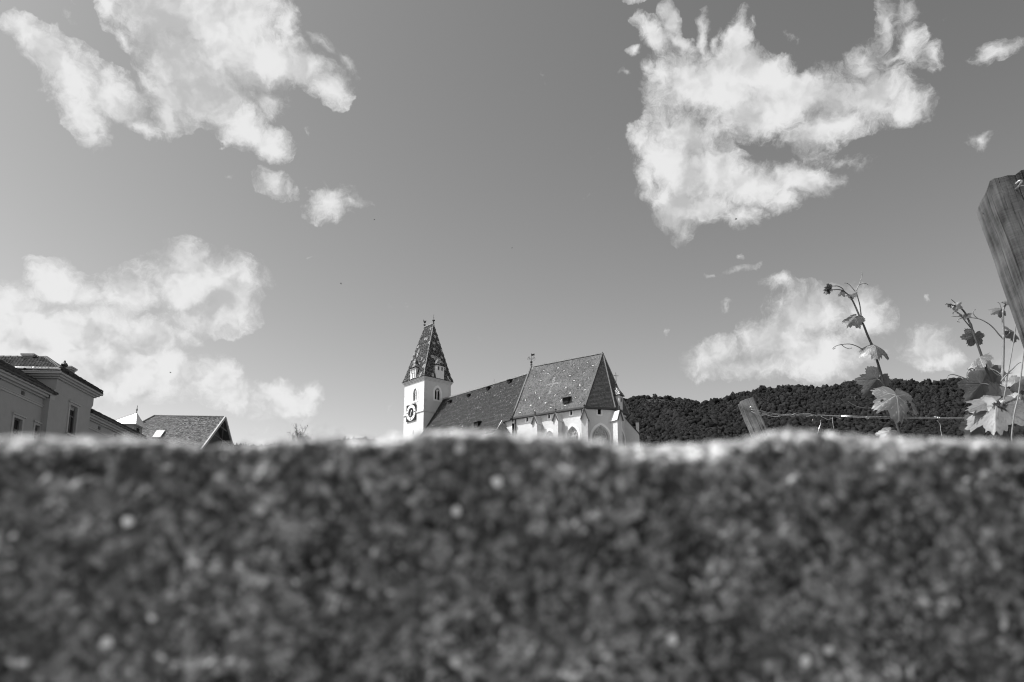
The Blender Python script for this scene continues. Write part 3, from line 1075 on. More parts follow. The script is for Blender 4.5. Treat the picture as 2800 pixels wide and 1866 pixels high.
# rain pipes
mb = MB()
p0 = wl[0] + nS * .12 + unit(E1 - E0) * .35
mb.tube([[*p0[:2], GZ], [*p0[:2], EZ - .3]], 0.07, 6)
mb.build('rain_pipe', M['gutter_dark'], church)
mb = MB()
p1 = wl[1] + nS * .12 - unit(E1 - E0) * .62
mb.tube([[*p1[:2], GZ], [*p1[:2], EZ - .3]], 0.07, 6)
mb.build('rain_pipe', M['gutter_dark'], church)

# --- stair turret on the apse, with its own patterned pointed roof and cross
tb = hit(E2, 34, 1694.5, 1124)
ta, tn = az(214), az(124)                           # left face looks along ta, right face along tn
tw_ = 1.15
lo = [tb, tb - tn * 1.6, tb - tn * 1.6 - ta * tw_, tb - ta * tw_]
z_lo, z_hi = EZ - 1.2, hit(tb, 34, 1690, 1078)[2]
mb = MB()
mb.hexa([p * [1, 1, 0] + UP * z_lo for p in lo], [p * [1, 1, 0] + UP * z_hi for p in lo])
tur = mb.build('stair_turret', M['tower_plaster'], church)
ctr = np.mean(lo, axis=0)
ap = np.array([ctr[0], ctr[1], hit(tb, 34, 1688, 1050)[2]])
ew = [ctr + (p - ctr) * [1, 1, 0] * 1.38 for p in lo]
ew = [p * [1, 1, 0] + UP * (z_hi - .08) for p in ew]
mb = MB()
mb.hexa(ew, [p + UP * .1 for p in ew])
mb.add([p + UP * .1 for p in ew] + [ap], [(0, 1, 4), (1, 2, 4), (2, 3, 4), (3, 0, 4)])
tr_ = mb.build('turret_roof', M['roof_deck'], tur)
def speckle(lo_, hi_, pr):
    def f(u, v, r, c):
        rg = np.random.default_rng(int(1000 * abs(hi_ + lo_)))
        return np.where(rg.random(len(u)) < pr, hi_, lo_) * rg.uniform(.7, 1.3, len(u))
    return f
for i in range(4):
    a, b = ew[i] + UP * .1, ew[(i + 1) % 4] + UP * .1
    tiled_plane('turret_tiles', (a, b, ap), 0.17, 0.17, speckle(0.10, 0.62, .42), M['tile'], tur, 0.03, 0.03)
mb = MB()
wq = tb - ta * tw_ * .5 + UP * ((z_hi - .75) - tb[2])
O = wq + tn * .02
mb.box(O - ta * .20 - UP * .42, ta * .40, UP * .84, tn * .04)
wf = mb.build('turret_window', M['stone'], tur)
mb = MB()
mb.box(O - ta * .12 - UP * .34 + tn * .045, ta * .24, UP * .68, tn * .01)
mb.build('dark_opening', M['dark_void'], wf)
mb = MB()
mb.lathe(ap - UP * .1, [(.10, 0), (.08, .3), (.16, .45), (.06, .6), (.04, .7), (.03, .8)], 8)
mb.bar(ap + UP * .6, ap + UP * 2.35, .07, .07, up=np.array([1., 0, 0]))
mb.bar(ap + UP * 1.78 - np.array([.42, .1, 0]), ap + UP * 1.78 + np.array([.42, .1, 0]), .07, .07)
mb.build('cross', M['dark_metal'], tur)
# deep corner buttress with a long sloping weathering at the far right of the choir
cb, ct = az(101.5), az(11.5)
bp0 = wl[3] * [1, 1, 0] - cb * .3
lq = [bp0 - ct * .5, bp0 - ct * .5 + cb * 2.35, bp0 + ct * .5 + cb * 2.35, bp0 + ct * .5]
mb = MB()
mb.hexa([p + UP * (GZ - .5) for p in lq], [lq[0] + UP * (EZ - .7), lq[1] + UP * (EZ - 3.7), lq[2] + UP * (EZ - 3.7), lq[3] + UP * (EZ - .7)])
sx_ = mb.build('corner_buttress', M['plaster'], church)
mb = MB()
r_ = [lq[0] - ct * .1 + UP * (EZ - .66), lq[1] - ct * .1 + cb * .12 + UP * (EZ - 3.76), lq[2] + ct * .1 + cb * .12 + UP * (EZ - 3.76), lq[3] + ct * .1 + UP * (EZ - .66)]
mb.hexa(r_, [p + UP * .2 for p in r_])
mb.build('weathering_slope', M['roof_deck'], sx_)
mb = MB()
cp = lq[1] - cb * .5 + ct * .2 + UP * (EZ - 3.6)
mb.box(cp, cb * .5, ct * .5, UP * 2.0)
ch_ = mb.build('pinnacle', M['stone'], sx_)
mb = MB()
tp = cp + cb * .25 + ct * .25 + UP * 2.0
mb.lathe(tp, [(.30, 0), (.32, .12), (.1, .4), (.22, .6), (.06, .8), (.03, 1.5)], 8)
mb.bar(tp + UP * 1.15 - np.array([.25, 0, 0]), tp + UP * 1.15 + np.array([.25, 0, 0]), .06, .06)
mb.build('cross_finial', M['gutter_dark'], ch_)

# --- nave and tower
NA = -42.5
nw = az(NA)                                         # towards the tower
nsn = az(NA - 90)                                   # south, lit side
nen = az(NA + 180)                                  # east
NRE = hit(MID, CA, 1444.8, 1021.0)
NRW = hit(NRE, NA, 1213.0, 1095.0)
NRE[2] = NRW[2] = (NRE[2] + NRW[2]) / 2
pl = hit(NRW, NA + 90, 1161.6, 1176.5)              # lower point of the west verge on the tower side
slope_dir = unit(pl - NRW)
low = (NRW - slope_dir * 0) + slope_dir * 13.6      # long slope over nave and aisle
drop, run = NRW[2] - low[2], float((low - NRW) @ nsn)
pitch_n = drop / run
EAVE_N = EZ - 0.25
def nave_pt(along, z):
    """point on the south nave roof: distance along the ridge from the tower, height z"""
    d = (NRW[2] - z) / pitch_n
    return NRW - nw * along + nsn * d + UP * (z - NRW[2])


NL = float(np.linalg.norm((NRE - NRW)[:2])) + 1.0
# east limit: where the roof meets the choir gable (upper part) and its own verge (lower part)
k_east = float((hit(nave_pt(NL, EAVE_N), NA, 1373, 1146) - NRW) @ -nw)
southS = [nave_pt(-0.02, low[2]), nave_pt(k_east, low[2]), nave_pt(k_east, EAVE_N), nave_pt(NL + 1.2, EAVE_N), nave_pt(NL + 0.4, NRW[2]), NRW]
mb = MB()
nn_ = unit(np.cross(southS[1] - southS[0], NRW - southS[0]))
nn_ = nn_ if nn_[2] > 0 else -nn_
mb.hexa([p - nn_ * .25 for p in southS], southS)
mb.build('nave_roof', M['roof_deck'], church)
mirror = lambda p: p - nsn * 2 * float((p - NRW) @ nsn)
mb = MB()
nb = [mirror(southS[0]), mirror(nave_pt(NL, low[2])), nave_pt(NL + .4, NRW[2]), NRW]
mb.hexa([p - UP * .3 for p in nb], nb)
mb.build('nave_roof', M['roof_deck'], church)
def nave_colour(u, v, r, c):
    rg = np.random.default_rng(11)
    q = rg.random(len(u))
    diag = np.sin((c + r * 0.5) * 1.05) * np.sin((c - r * 0.5) * 1.05 + 1.3)
    patch = vnoise(np.stack([u * .35, v * .35, u * 0], -1), 3)
    col = 0.042 + 0.015 * rg.normal(0, 1, len(u))
    col = np.where((diag > .62) & (q < 0.55), 0.10, col)
    col = np.where(q > 0.975 - 0.03 * patch, 0.18, col)
    col = np.where(q > 0.997, 0.40, col)
    return np.clip(col, 0.02, 0.7)


tiled_plane('nave_roof_tiles', southS, 0.20, 0.20, nave_colour, M['tile'], church, 0.045, 0.035, jit=0.02)
strip('ridge_tiles', NRW, nave_pt(NL, NRW[2]), 0.42, 0.30, M['hip'], church, 0.10)
mb = MB()
mb.bar(nave_pt(.08, low[2]) + UP * .08, NRW + UP * .08 - nw * .08, .35, .16)
mb.build('west_verge', M['gutter_dark'], church)
# little hatches along the nave roof
z1 = lambda x, y: (1080 + x / 3.92, 850 + y / 3.92)
def on_plane(P0, n, px, py):
    d = ray(px, py)
    o = np.array([0, 0, CAM_H])
    return o + d * (np.dot(n, P0 - o) / np.dot(n, d))
for x, y, w_ in ((590, 990, .28), (790, 925, .3), (1000, 850, .32), (1230, 775, .34), (880, 1245, .55), (588, 1315, .5)):
    p = on_plane(NRW, nn_, *z1(x, y))
    mb = MB()
    a, b = p + nw * w_, p - nw * w_
    h_ = w_ * 1.5
    mb.hexa([a + nsn * .3, b + nsn * .3, b - nsn * .8, a - nsn * .8], [a + nsn * .3 + UP * h_, b + nsn * .3 + UP * h_, b - nsn * .8 + UP * h_, a - nsn * .8 + UP * h_])
    hd = mb.build('roof_hatch', M['dark_void'], church)
    mb = MB()
    q = [a + nsn * .45 + nw * .1 + UP * h_, b + nsn * .45 - nw * .1 + UP * h_, b - nsn * .8 - nw * .1 + UP * (h_ + .2), a - nsn * .8 + nw * .1 + UP * (h_ + .2)]
    mb.hexa(q, [t + UP * .09 for t in q])
    mb.build('hatch_roof', M['gutter_dark'], hd)
mb = MB()
lp = nave_pt(float((hit(NRW, NA, 1351, 1046) - NRW) @ -nw), NRW[2])
mb.tube([lp, lp + UP * 1.1], 0.025, 5)
mb.build('lightning_rod', M['dark_metal'], church)
# nave walls under the roof
mb = MB()
ns0, ns1 = nave_pt(.3, low[2]) - nsn * .5, nave_pt(k_east - .2, low[2]) - nsn * .5
ns2 = nave_pt(k_east - .2, EAVE_N) - nsn * .4
ns3 = nave_pt(NL + 1.0, EAVE_N) - nsn * .4
for a, b, zt in ((ns0, ns1, low[2] - .1), (ns2, ns3, EAVE_N - .1)):
    mb.quad([*a[:2], GZ - .5], [*b[:2], GZ - .5], [*b[:2], zt], [*a[:2], zt])
mb.add([[*ns1[:2], GZ - .5], [*ns2[:2], GZ - .5], [*ns2[:2], EAVE_N - .1], [*ns1[:2], low[2] - .1]], [(0, 1, 2, 3)])
mb.build('nave_wall', M['plaster'], church, fix=False)
mb = MB()
mb.bar(nave_pt(k_east, EAVE_N) - UP * .1, nave_pt(NL + 1.0, EAVE_N) - UP * .1, .2, .3)
mb.build('nave_gutter', M['gutter_dark'], church)
mb = MB()
mb.bar(nave_pt(k_east, EAVE_N) + UP * .05, nave_pt(k_east, low[2]) + UP * .05, .16, .14)
mb.build('east_verge', M['stone'], church)
# small hipped lean-to in the corner between nave and choir
ap_ = nave_pt(k_east + .15, EAVE_N - .15)
b0 = nave_pt(k_east - .1, EAVE_N - 3.2) + nsn * .3
b1 = hit(b0, 90, 1401, 1197) 
b1 = np.array([b1[0], b1[1], b0[2]])
b2 = np.array([*(wl[0] + cw * .1)[:2], b0[2]])
mb = MB()
mb.hexa([np.array([*p[:2], GZ - .5]) for p in (b0, b1, b2)], [b0, b1, b2])
ln = mb.build('corner_chapel', M['plaster'], church)
mb = MB()
mb.add([b0, b1, b2, ap_], [(0, 1, 3), (1, 2, 3), (2, 0, 3), (0, 2, 1)])
mb.build('chapel_roof', M['roof_deck'], ln)
tiled_plane('chapel_roof_tiles', (b0, b1, ap_), 0.2, 0.2, apse_colour(0.14), M['tile'], ln, 0.045, 0.035)

# --- tower
T1 = hit(NRW, NA + 90, 1160.5, 1030)
T0 = hit(T1, NA, 1106.5, 1046)
T2 = hit(NRW, NA + 90, 1233, 1048)
ts = float(np.linalg.norm((T1 - T0)[:2]))
te = float(np.linalg.norm((T2 - T1)[:2]))
tsz = (ts + te) / 2
TZ = (T0[2] + T1[2] + T2[2]) / 3                    # cornice height
T1 = np.array([T1[0], T1[1], 0.0])
tU, tE = nw, az(NA + 90)                            # along the south face (west), along the east face (north)
# south face
def u_on(P, a, d, px, py):
    q = hit(P, a, px, py)
    return float((q - P) @ d), float(q[2])
def sface(x, y):
    return u_on(T1, NA, tU, *z1(x, y))
def eface(x, y):
    return u_on(T1, NA + 90, tE, *z1(x, y))


mb = MB()
sc_, sb, sp = sface(214, 965), sface(214, 965), sface(214, 880)
sa = sface(214, 832)
s_half = abs(sface(195, 920)[0] - sface(234, 920)[0]) / 2
sw = arch(sc_[0], sb[1], sp[1], s_half, sa[1] - sp[1])
slit = sface(195, 1310)
slt = [(slit[0] - .12, slit[1] - .55), (slit[0] + .12, slit[1] - .55), (slit[0] + .12, slit[1] + .5), (slit[0] - .12, slit[1] + .5)]
wall_panel(mb, T1, tU, nsn, ts, GZ - .5, TZ, [sw, slt], 0.4)
ec_, eb_, ep = eface(455, 955), eface(455, 955), eface(455, 880)
ea = eface(455, 826)
e_half = abs(eface(425, 920)[0] - eface(484, 920)[0]) / 2
ewn = arch(ec_[0], eb_[1], ep[1], e_half, ea[1] - ep[1])
wall_panel(mb, T1, tE, nen, te, GZ - .5, TZ, [ewn], 0.4)
cA, cB, cC = T1 + tU * ts, T1 + tU * ts + tE * te, T1 + tE * te
mb.quad([*cA[:2], GZ - .5], [*cB[:2], GZ - .5], [*cB[:2], TZ], [*cA[:2], TZ])
mb.quad([*cB[:2], GZ - .5], [*cC[:2], GZ - .5], [*cC[:2], TZ], [*cB[:2], TZ])
mb.build('tower_wall', M['tower_plaster'], church, fix=False)
for (O, u, n, h, nm) in ((T1, tU, nsn, sw, 'belfry_window'), (T1, tE, nen, ewn, 'belfry_window')):
    half = (h[1][0] - h[0][0]) / 2
    cu = (h[0][0] + h[1][0]) / 2
    top, spring, sill = max(q[1] for q in h), h[2][1], h[0][1]
    gr = lambda d: arch(cu, sill - d * .8, spring, half + d, (top - spring) + d * 1.2)
    fr = ring(MB(), O, u, n, gr(.42), gr(0), 0.0, 0.05).build(nm, M['white'], church, fix=False)
    plate(MB(), O, u, n, h, -.38).build('louvre_shade', M['dark_void'], fr, fix=False)
    m = MB()
    P = lambda x, z: np.array([O[0], O[1], 0]) + u * x + UP * z - n * .22
    m.bar(P(cu, sill), P(cu, top - .5), .15, .15, up=u)
    for s in (-1, 1):
        m.tube([P(cu + s * half * .5 + half * .48 * math.cos(t), spring - .1 + half * 1.0 * math.sin(t)) for t in np.linspace(0, math.pi, 9)], .06, 5)
    m.tube([P(cu + half * .3 * math.cos(t), spring + half * 1.15 + half * .3 * math.sin(t)) for t in np.linspace(0, 6.28, 11)], .06, 5, cap=False)
    m.build('tracery', M['white'], fr)
plate(MB(), T1, tU, nsn, slt, -.35).build('slit_window', M['dark_void'], church, fix=False)
# string course and cornice
zs = sface(300, 1062)[1]
mb = MB()
for z_, h_, o_ in ((zs, .28, .14),):
    mb.box(T1 + nsn * .0 + nen * .0 + UP * (z_ - h_), tU * ts, nsn * o_, UP * h_)
    mb.box(T1 + UP * (z_ - h_) + nsn * o_, tE * te - nsn * o_, nen * o_, UP * h_)
mb.build('string_course', M['stone'], church)
mb = MB()
for dz, hh_, o_ in ((-.62, .22, .08), (-.40, .20, .2), (-.20, .22, .32)):
    c0 = T1 + (nsn + nen) * o_
    lp4 = [c0, c0 + tU * (ts + 2 * o_), c0 + tU * (ts + 2 * o_) + tE * (te + 2 * o_), c0 + tE * (te + 2 * o_)]
    mb.hexa([p * [1, 1, 0] + UP * (TZ + dz) for p in lp4], [p * [1, 1, 0] + UP * (TZ + dz + hh_) for p in lp4])
mb.build('tower_cornice', M['stone'], church)
# quoins on the shaded face
qm = None
z_ = zs + .15
i_ = 0
while z_ < TZ - 1.1:
    ln_ = .75 if i_ % 2 else .5
    for side in (0, 1):
        m = MB()
        o_ = T1 + (tE * .0 if side == 0 else tE * (te - ln_)) + UP * z_
        m.box(o_ + nen * .0, tE * ln_, nen * .02, UP * .52)
        m.build('quoin', M['stone'], church)
    z_ += .56
    i_ += 1

# clock on the lit face
cc_ = sface(180, 1095)
ck = T1 + tU * cc_[0] + UP * cc_[1]
cs = abs(sface(130, 1100)[0] - sface(229, 1090)[0]) / 2
chh = (sface(180, 1008)[1] - sface(180, 1182)[1]) / 2
mb = MB()
mb.box(ck - tU * cs - UP * chh + nsn * .15, tU * 2 * cs, UP * 2 * chh, nsn * .06)
clock = mb.build('clock', M['dark_void'], church)
def disc(r0, r1, o, mat, nm, k=40):
    m = MB()
    for j in range(k):
        t0, t1 = 2 * math.pi * j / k, 2 * math.pi * (j + 1) / k
        pts = [(r1, t0), (r1, t1), (r0, t1), (r0, t0)]
        m.add([ck + nsn * o + tU * r * cs * math.cos(t) + UP * r * chh * math.sin(t) for r, t in pts], [(0, 1, 2, 3)])
    return m.build(nm, mat, clock, fix=False)
disc(.60, .97, .222, M['white'], 'hour_ring')
disc(.0, .60, .216, M['dark_void'], 'dial')
for j in range(12):
    t = 2 * math.pi * j / 12
    d = tU * cs * math.cos(t) + UP * chh * math.sin(t)
    s = -tU * cs * math.sin(t) + UP * chh * math.cos(t)
    mb = MB()
    wn = .045 if j % 3 else .085
    p = ck + nsn * .228 + d * .67
    mb.hexa([p - s * wn * .5, p + d * .23 - s * wn, p + d * .23 + s * wn, p + s * wn * .5], [q + nsn * .008 for q in (p - s * wn * .5, p + d * .23 - s * wn, p + d * .23 + s * wn, p + s * wn * .5)])
    mb.build('numeral', M['dark_void'], clock)
for ang, ln_, wd in ((math.radians(250), .52, .055), (math.radians(62), .36, .08)):
    d = tU * -cs * math.cos(ang) + UP * chh * math.sin(ang)
    s = unit(np.cross(d, nsn)) * cs
    mb = MB()
    lp3 = [ck + nsn * .24 - s * wd * .5, ck + nsn * .24 + d * ln_ * .7 - s * wd, ck + nsn * .24 + d * ln_, ck + nsn * .24 + d * ln_ * .7 + s * wd, ck + nsn * .24 + s * wd * .5]
    mb.hexa(lp3, [q + nsn * .015 for q in lp3])
    mb.build('clock_hand', M['white'], clock)

# tower roof: steep wedge with a short ridge, flared at the eave
o_ = .42
e0 = T1 + (nsn + nen) * o_
tw0 = [e0, e0 + tU * (ts + 2 * o_), e0 + tU * (ts + 2 * o_) + tE * (te + 2 * o_), e0 + tE * (te + 2 * o_)]
tw0 = [p * [1, 1, 0] + UP * (TZ + .02) for p in tw0]     # SE, SW, NW, NE
o1 = -.05
e1 = T1 + (nsn + nen) * o1
tw1 = [e1, e1 + tU * (ts + 2 * o1), e1 + tU * (ts + 2 * o1) + tE * (te + 2 * o1), e1 + tE * (te + 2 * o1)]
tw1 = [p * [1, 1, 0] + UP * (TZ + 1.3) for p in tw1]
tc = T1 + tU * ts / 2 + tE * te / 2
rE = hit(tc, NA, 1185.5, 887)
rW = hit(tc, NA, 1161, 893.5)
rz = (rE[2] + rW[2]) / 2
rE[2] = rW[2] = rz
mb = MB()
mb.add(tw0 + tw1 + [rE, rW], [(0, 1, 5, 4), (1, 2, 6, 5), (2, 3, 7, 6), (3, 0, 4, 7), (4, 5, 9, 8), (5, 6, 9), (6, 7, 8, 9), (7, 4, 8), (3, 2, 1, 0)])
mb.build('tower_roof', M['roof_deck'], church)
def tower_colour(base, seed):
    def f(u, v, r, c):
        rg = np.random.default_rng(seed)
        q = rg.random(len(u))
        dia = ((c + r // 2) % 4 == 0) | ((c - (r + 1) // 2) % 4 == 0)
        col = np.where(dia, base * 2.2, base * .6) * rg.uniform(.6, 1.4, len(u))
        col = np.where(q > .86, base * 3.6, col)
        k = max(6, len(u) // 60)
        for _ in range(k):
            i = rg.integers(len(u))
            d = np.hypot(u - u[i], v - v[i])
            col = np.where(d < .34, .50, col)
            col = np.where(d < .13, .06, col)
        return np.clip(col, .02, .75)
    return f
for j, (a, b, c_, d_) in enumerate(((tw1[0], tw1[1], rW, rE), (tw1[3], tw1[0], rE, None), )):
    pts = [a, b, c_] + ([d_] if d_ is not None else [])
    tiled_plane('tower_roof_tiles', pts, 0.19, 0.20, tower_colour(.055, 20 + j), M['tile'], church, .04, .04, jit=.02)
for j, (a, b, c_, d_) in enumerate(((tw0[0], tw0[1], tw1[1], tw1[0]), (tw0[3], tw0[0], tw1[0], tw1[3]))):
    tiled_plane('tower_roof_tiles', (a, b, c_, d_), 0.19, 0.20, tower_colour(.055, 30 + j), M['tile'], church, .04, .04, jit=.02)
strip('hip_tiles', tw1[0], rE, .13, .12, M['hip'], church, .02)
strip('hip_tiles', tw0[0], tw1[0], .13, .12, M['hip'], church, .02)
strip('ridge_tiles', rW, rE, .3, .22, M['hip'], church, .06)

# dormer turrets on the tower roof
def erker(P, n, u, w, z0, z1_, za, name):
    """white oriel dormer: body, two openings, pointed tiled roof. P on the eave line, n outwards"""
    m = MB()
    P = np.array([P[0], P[1], 0.0])
    bl = [P - u * w / 2, P + u * w / 2, P + u * w / 2 - n * 2.2, P - u * w / 2 - n * 2.2]
    m.hexa([p + UP * z0 for p in bl], [p + UP * z1_ for p in bl])
    o = m.build(name, M['white'], church)
    for s in (-1, 1):
        m = MB()
        c0 = P + u * s * w * .22 + UP * (z1_ - .72) + n * .01
        m.box(c0 - u * .2 - UP * .42, u * .4, UP * .84, n * .03)
        wf_ = m.build('dormer_window', M['stone'], o)
        m = MB()
        m.box(c0 - u * .13 - UP * .34 + n * .035, u * .26, UP * .68, n * .01)
        m.build('dark_opening', M['dark_void'], wf_)
    ev = [P - u * (w / 2 + .22) + n * .25, P + u * (w / 2 + .22) + n * .25, P + u * (w / 2 + .22) - n * 2.0, P - u * (w / 2 + .22) - n * 2.0]
    ev = [p + UP * z1_ for p in ev]
    apx = P - n * .6 + UP * za
    m = MB()
    m.hexa([p - UP * .1 for p in ev], ev)
    m.add(ev + [apx], [(0, 1, 4), (1, 2, 4), (2, 3, 4), (3, 0, 4)])
    m.build('dormer_roof', M['roof_deck'], o)
    for i in range(4):
        tiled_plane('dormer_tiles', (ev[i], ev[(i + 1) % 4], apx), .18, .18, tower_colour(.055, 40 + i), M['tile'], o, .03, .03)
    return o


g1_ = eface(472, 700)
zt_, za_ = eface(472, 585)[1], eface(458, 522)[1]
erker(T1 + tE * eface(470, 700)[0] + nen * .44, nen, tE, 1.95, TZ + .03, zt_ - .1, za_ + .6, 'roof_dormer')
zt2 = sface(210, 612)[1]
za2 = sface(232, 520)[1]
dm = erker(T1 + tU * sface(212, 690)[0] + nsn * .44, nsn, tU, 1.75, TZ + .03, zt2 - .1, za2 + .3, 'roof_dormer')
m = MB()
pd = T1 + tU * sface(212, 690)[0] + nsn * .44
m.box(pd - tU * .62 + UP * (TZ + .1) + nsn * .01, tU * 1.24, UP * 1.15, nsn * .03)
fd = m.build('dormer_doors', M['dark_void'], dm)
for s in (-1, 1):
    m = MB()
    m.box(pd + tU * (s * .32 - .2) + UP * (TZ + .18) + nsn * .045, tU * .4, UP * .95, nsn * .02)
    m.build('door_leaf', M['white'], fd)
# finials: ball with rod, and the weathercock
mb = MB()
mb.lathe(rE + UP * -.05, [(.16, 0), (.13, .3), (.09, .45), (.28, .65), (.30, .75), (.12, .9), (.06, 1.05), (.03, 1.5), (.022, 1.95), (.004, 2.05)], 8)
mb.build('ridge_finial', M['dark_metal'], church)
mb = MB()
mb.lathe(rW + UP * -.05, [(.14, 0), (.11, .25), (.08, .35), (.26, .5), (.28, .6), (.1, .7), (.05, .8), (.03, 1.0)], 8)
wc = mb.build('ridge_finial', M['dark_metal'], church)
ck_ = [(-.35, .55), (-.30, .75), (-.42, .85), (-.34, 1.0), (-.16, .95), (-.08, .62), (.12, .58), (.22, .78), (.42, .86), (.40, .55), (.28, .25), (.08, .05), (-.1, .08), (-.26, .28)]
b_ = rW + UP * .85
cd = unit([1, .35, 0])
mb = MB()
pts_ = [b_ + cd * x * .8 + UP * y * .8 for x, y in ck_]
mb.hexa(pts_, [q + np.array([0, .05, 0]) for q in pts_])
mb.build('weathercock', M['dark_metal'], wc, fix=False)


# ------------------------------------------------------------------ the villa at the left
VA = -2.0
VB = at(136, 1091, 48.0)
vd, vn = az(VA), az(VA + 90)                         # along the front (away), outwards (towards the right)
VG = 6.0


def vp(u, o, z):
    return np.array([VB[0], VB[1], 0.0]) + vd * u + vn * o + UP * z


villa = thing('villa', 'long grey plastered villa in shade with a projecting bay, moulded cornices and tiled roof', 'house', vp(0, -4, VG))
MO = -0.40                                           # main wall set back from the bay
CZ = 13.9                                            # cornice height of the wings


def vbox(u0, u1, o0, o1, z0, z1):
    return MB().box(vp(u0, o0, z0), vd * (u1 - u0), vn * (o1 - o0), UP * (z1 - z0))


def rect(u0, u1, z0, z1):
    return [(u0, z0), (u1, z0), (u1, z1), (u0, z1)]


def villa_window(u0, u1, z0, z1, off, blind=False):
    O = vp(0, off, 0)
    fr = MB()
    ring(fr, O, vd, vn, rect(u0 - .17, u1 + .17, z0 - .02, z1 + .14), rect(u0, u1, z0, z1), 0.0, .05)
    w = fr.build('window', M['villa_trim'], villa, fix=False)
    MB().box(vp(u0 - .24, off, z1 + .142), vd * (u1 - u0 + .48), vn * .13, UP * .09).build('window_head', M['villa_trim'], w)
    MB().box(vp(u0 - .22, off, z0 - .14), vd * (u1 - u0 + .44), vn * .16, UP * .115).build('window_sill', M['villa_trim'], w)
    s = MB()
    tz = z0 + (z1 - z0) * .62
    um = (u0 + u1) / 2
    D = off - .20
    for a, b, c, d in ((u0, u0 + .07, z0, z1), (u1 - .07, u1, z0, z1), (u0 + .07, u1 - .07, z1 - .07, z1), (u0 + .07, u1 - .07, z0, z0 + .08), (u0 + .07, u1 - .07, tz, tz + .09), (um - .035, um + .035, z0 + .08, tz)):
        s.box(vp(a, D, c), vd * (b - a), vn * .07, UP * (d - c))
    s.build('sash', M['window_frame'], w)
    for a, b, c, d in ((u0 + .07, u1 - .07, tz + .09, z1 - .07), (u0 + .07, um - .035, z0 + .08, tz), (um + .035, u1 - .07, z0 + .08, tz)):
        m = MB()
        m.box(vp(a, D - .02, c), vd * (b - a), vn * .03, UP * (d - c))
        m.build('pane', M['glass'], w)
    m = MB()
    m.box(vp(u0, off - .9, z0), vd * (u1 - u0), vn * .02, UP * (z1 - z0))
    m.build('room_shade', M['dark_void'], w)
    return w


# walls with real openings
mb = MB()
wm = [rect(-2.78, -1.93, 10.0, 11.86), rect(-.56, -.03, 10.2, 11.9), rect(-2.35, -1.98, 13.31, 13.58)]
O = vp(-8.5, MO, 0)
sh = lambda hs, d: [[(q[0] + d, q[1]) for q in h] for h in hs]
wall_panel(mb, O, vd, vn, 8.84, VG - .5, CZ, sh(wm, 8.5), .3)
mb.quad(vp(-8.5, -9, VG - .5), vp(-8.5, MO, VG - .5), vp(-8.5, MO, CZ), vp(-8.5, -9, CZ))
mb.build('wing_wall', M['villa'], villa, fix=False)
mb = MB()
wr = [rect(7.2, 7.6, 13.31, 13.57), rect(9.75, 10.1, 13.31, 13.57)]
wall_panel(mb, vp(5.1, MO, 0), vd, vn, 8.9, VG - .5, CZ, sh(wr, -5.1), .3)
mb.quad(vp(14.0, MO, VG - .5), vp(14.0, -9, VG - .5), vp(14.0, -9, CZ), vp(14.0, MO, CZ))
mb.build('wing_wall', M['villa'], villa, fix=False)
mb = MB()
wb = [rect(2.42, 3.37, 12.05, 13.92)]
BT = 15.25
wall_panel(mb, vp(.0, 0, 0), vd, vn, 5.14, VG - .5, 14.30, wb, .3)
mb.quad(vp(.0, -.6, VG - .5), vp(.0, 0, VG - .5), vp(.0, 0, 13.70), vp(.0, -.6, 13.70))
mb.quad(vp(5.14, 0, VG - .5), vp(5.14, -.6, VG - .5), vp(5.14, -.6, 14.35), vp(5.14, 0, 14.35))
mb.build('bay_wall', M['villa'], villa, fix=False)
mb = MB()                                            # upper part of the bay, corbelled at its far corner
bl = [vp(.58, 0.004, 14.28), vp(5.14, 0.004, 14.28), vp(5.14, -8, 14.28), vp(.58, -8, 14.28)]
b2 = [vp(.58, 0.004, 14.60), vp(5.40, 0.004, 14.60), vp(5.40, -8, 14.60), vp(.58, -8, 14.60)]
b3 = [p * [1, 1, 0] + UP * BT for p in b2]
lo13 = [p * [1, 1, 0] + UP * 13.0 for p in (vp(.58, -.42, 0), vp(5.14, -.42, 0), vp(5.14, -8, 0), vp(.58, -8, 0))]
mb.add(lo13 + bl + b2 + b3, [(0, 1, 5, 4), (1, 2, 6, 5), (2, 3, 7, 6), (3, 0, 4, 7), (4, 5, 9, 8), (5, 6, 10, 9), (6, 7, 11, 10), (7, 4, 8, 11), (8, 9, 13, 12), (9, 10, 14, 13), (10, 11, 15, 14), (11, 8, 12, 15)])
mb.build('bay_attic', M['villa'], villa, fix=False)
mb = MB()                                            # sloped cap on the near corner pier
mb.add([vp(0, .004, 13.70), vp(.58, .004, 13.70), vp(.58, .004, 14.50), vp(.0, -.5, 13.70), vp(.58, -.5, 14.2), vp(.58, -.5, 13.7)], [(0, 1, 2), (0, 2, 4, 3), (3, 4, 5), (0, 3, 5, 1), (1, 5, 4, 2)])
mb.build('pier_cap', M['villa_trim'], villa)
for (a, b, c, d, o) in ((-2.78, -1.93, 10.0, 11.86, MO), (-.56, -.03, 10.2, 11.9, MO), (2.42, 3.37, 12.05, 13.92, 0.0)):
    villa_window(a, b, c, d, o)
for h in (wm[2], wr[0], wr[1]):
    plate(MB(), vp(0, MO, 0), vd, vn, h, -.28).build('attic_vent', M['dark_void'], villa, fix=False)
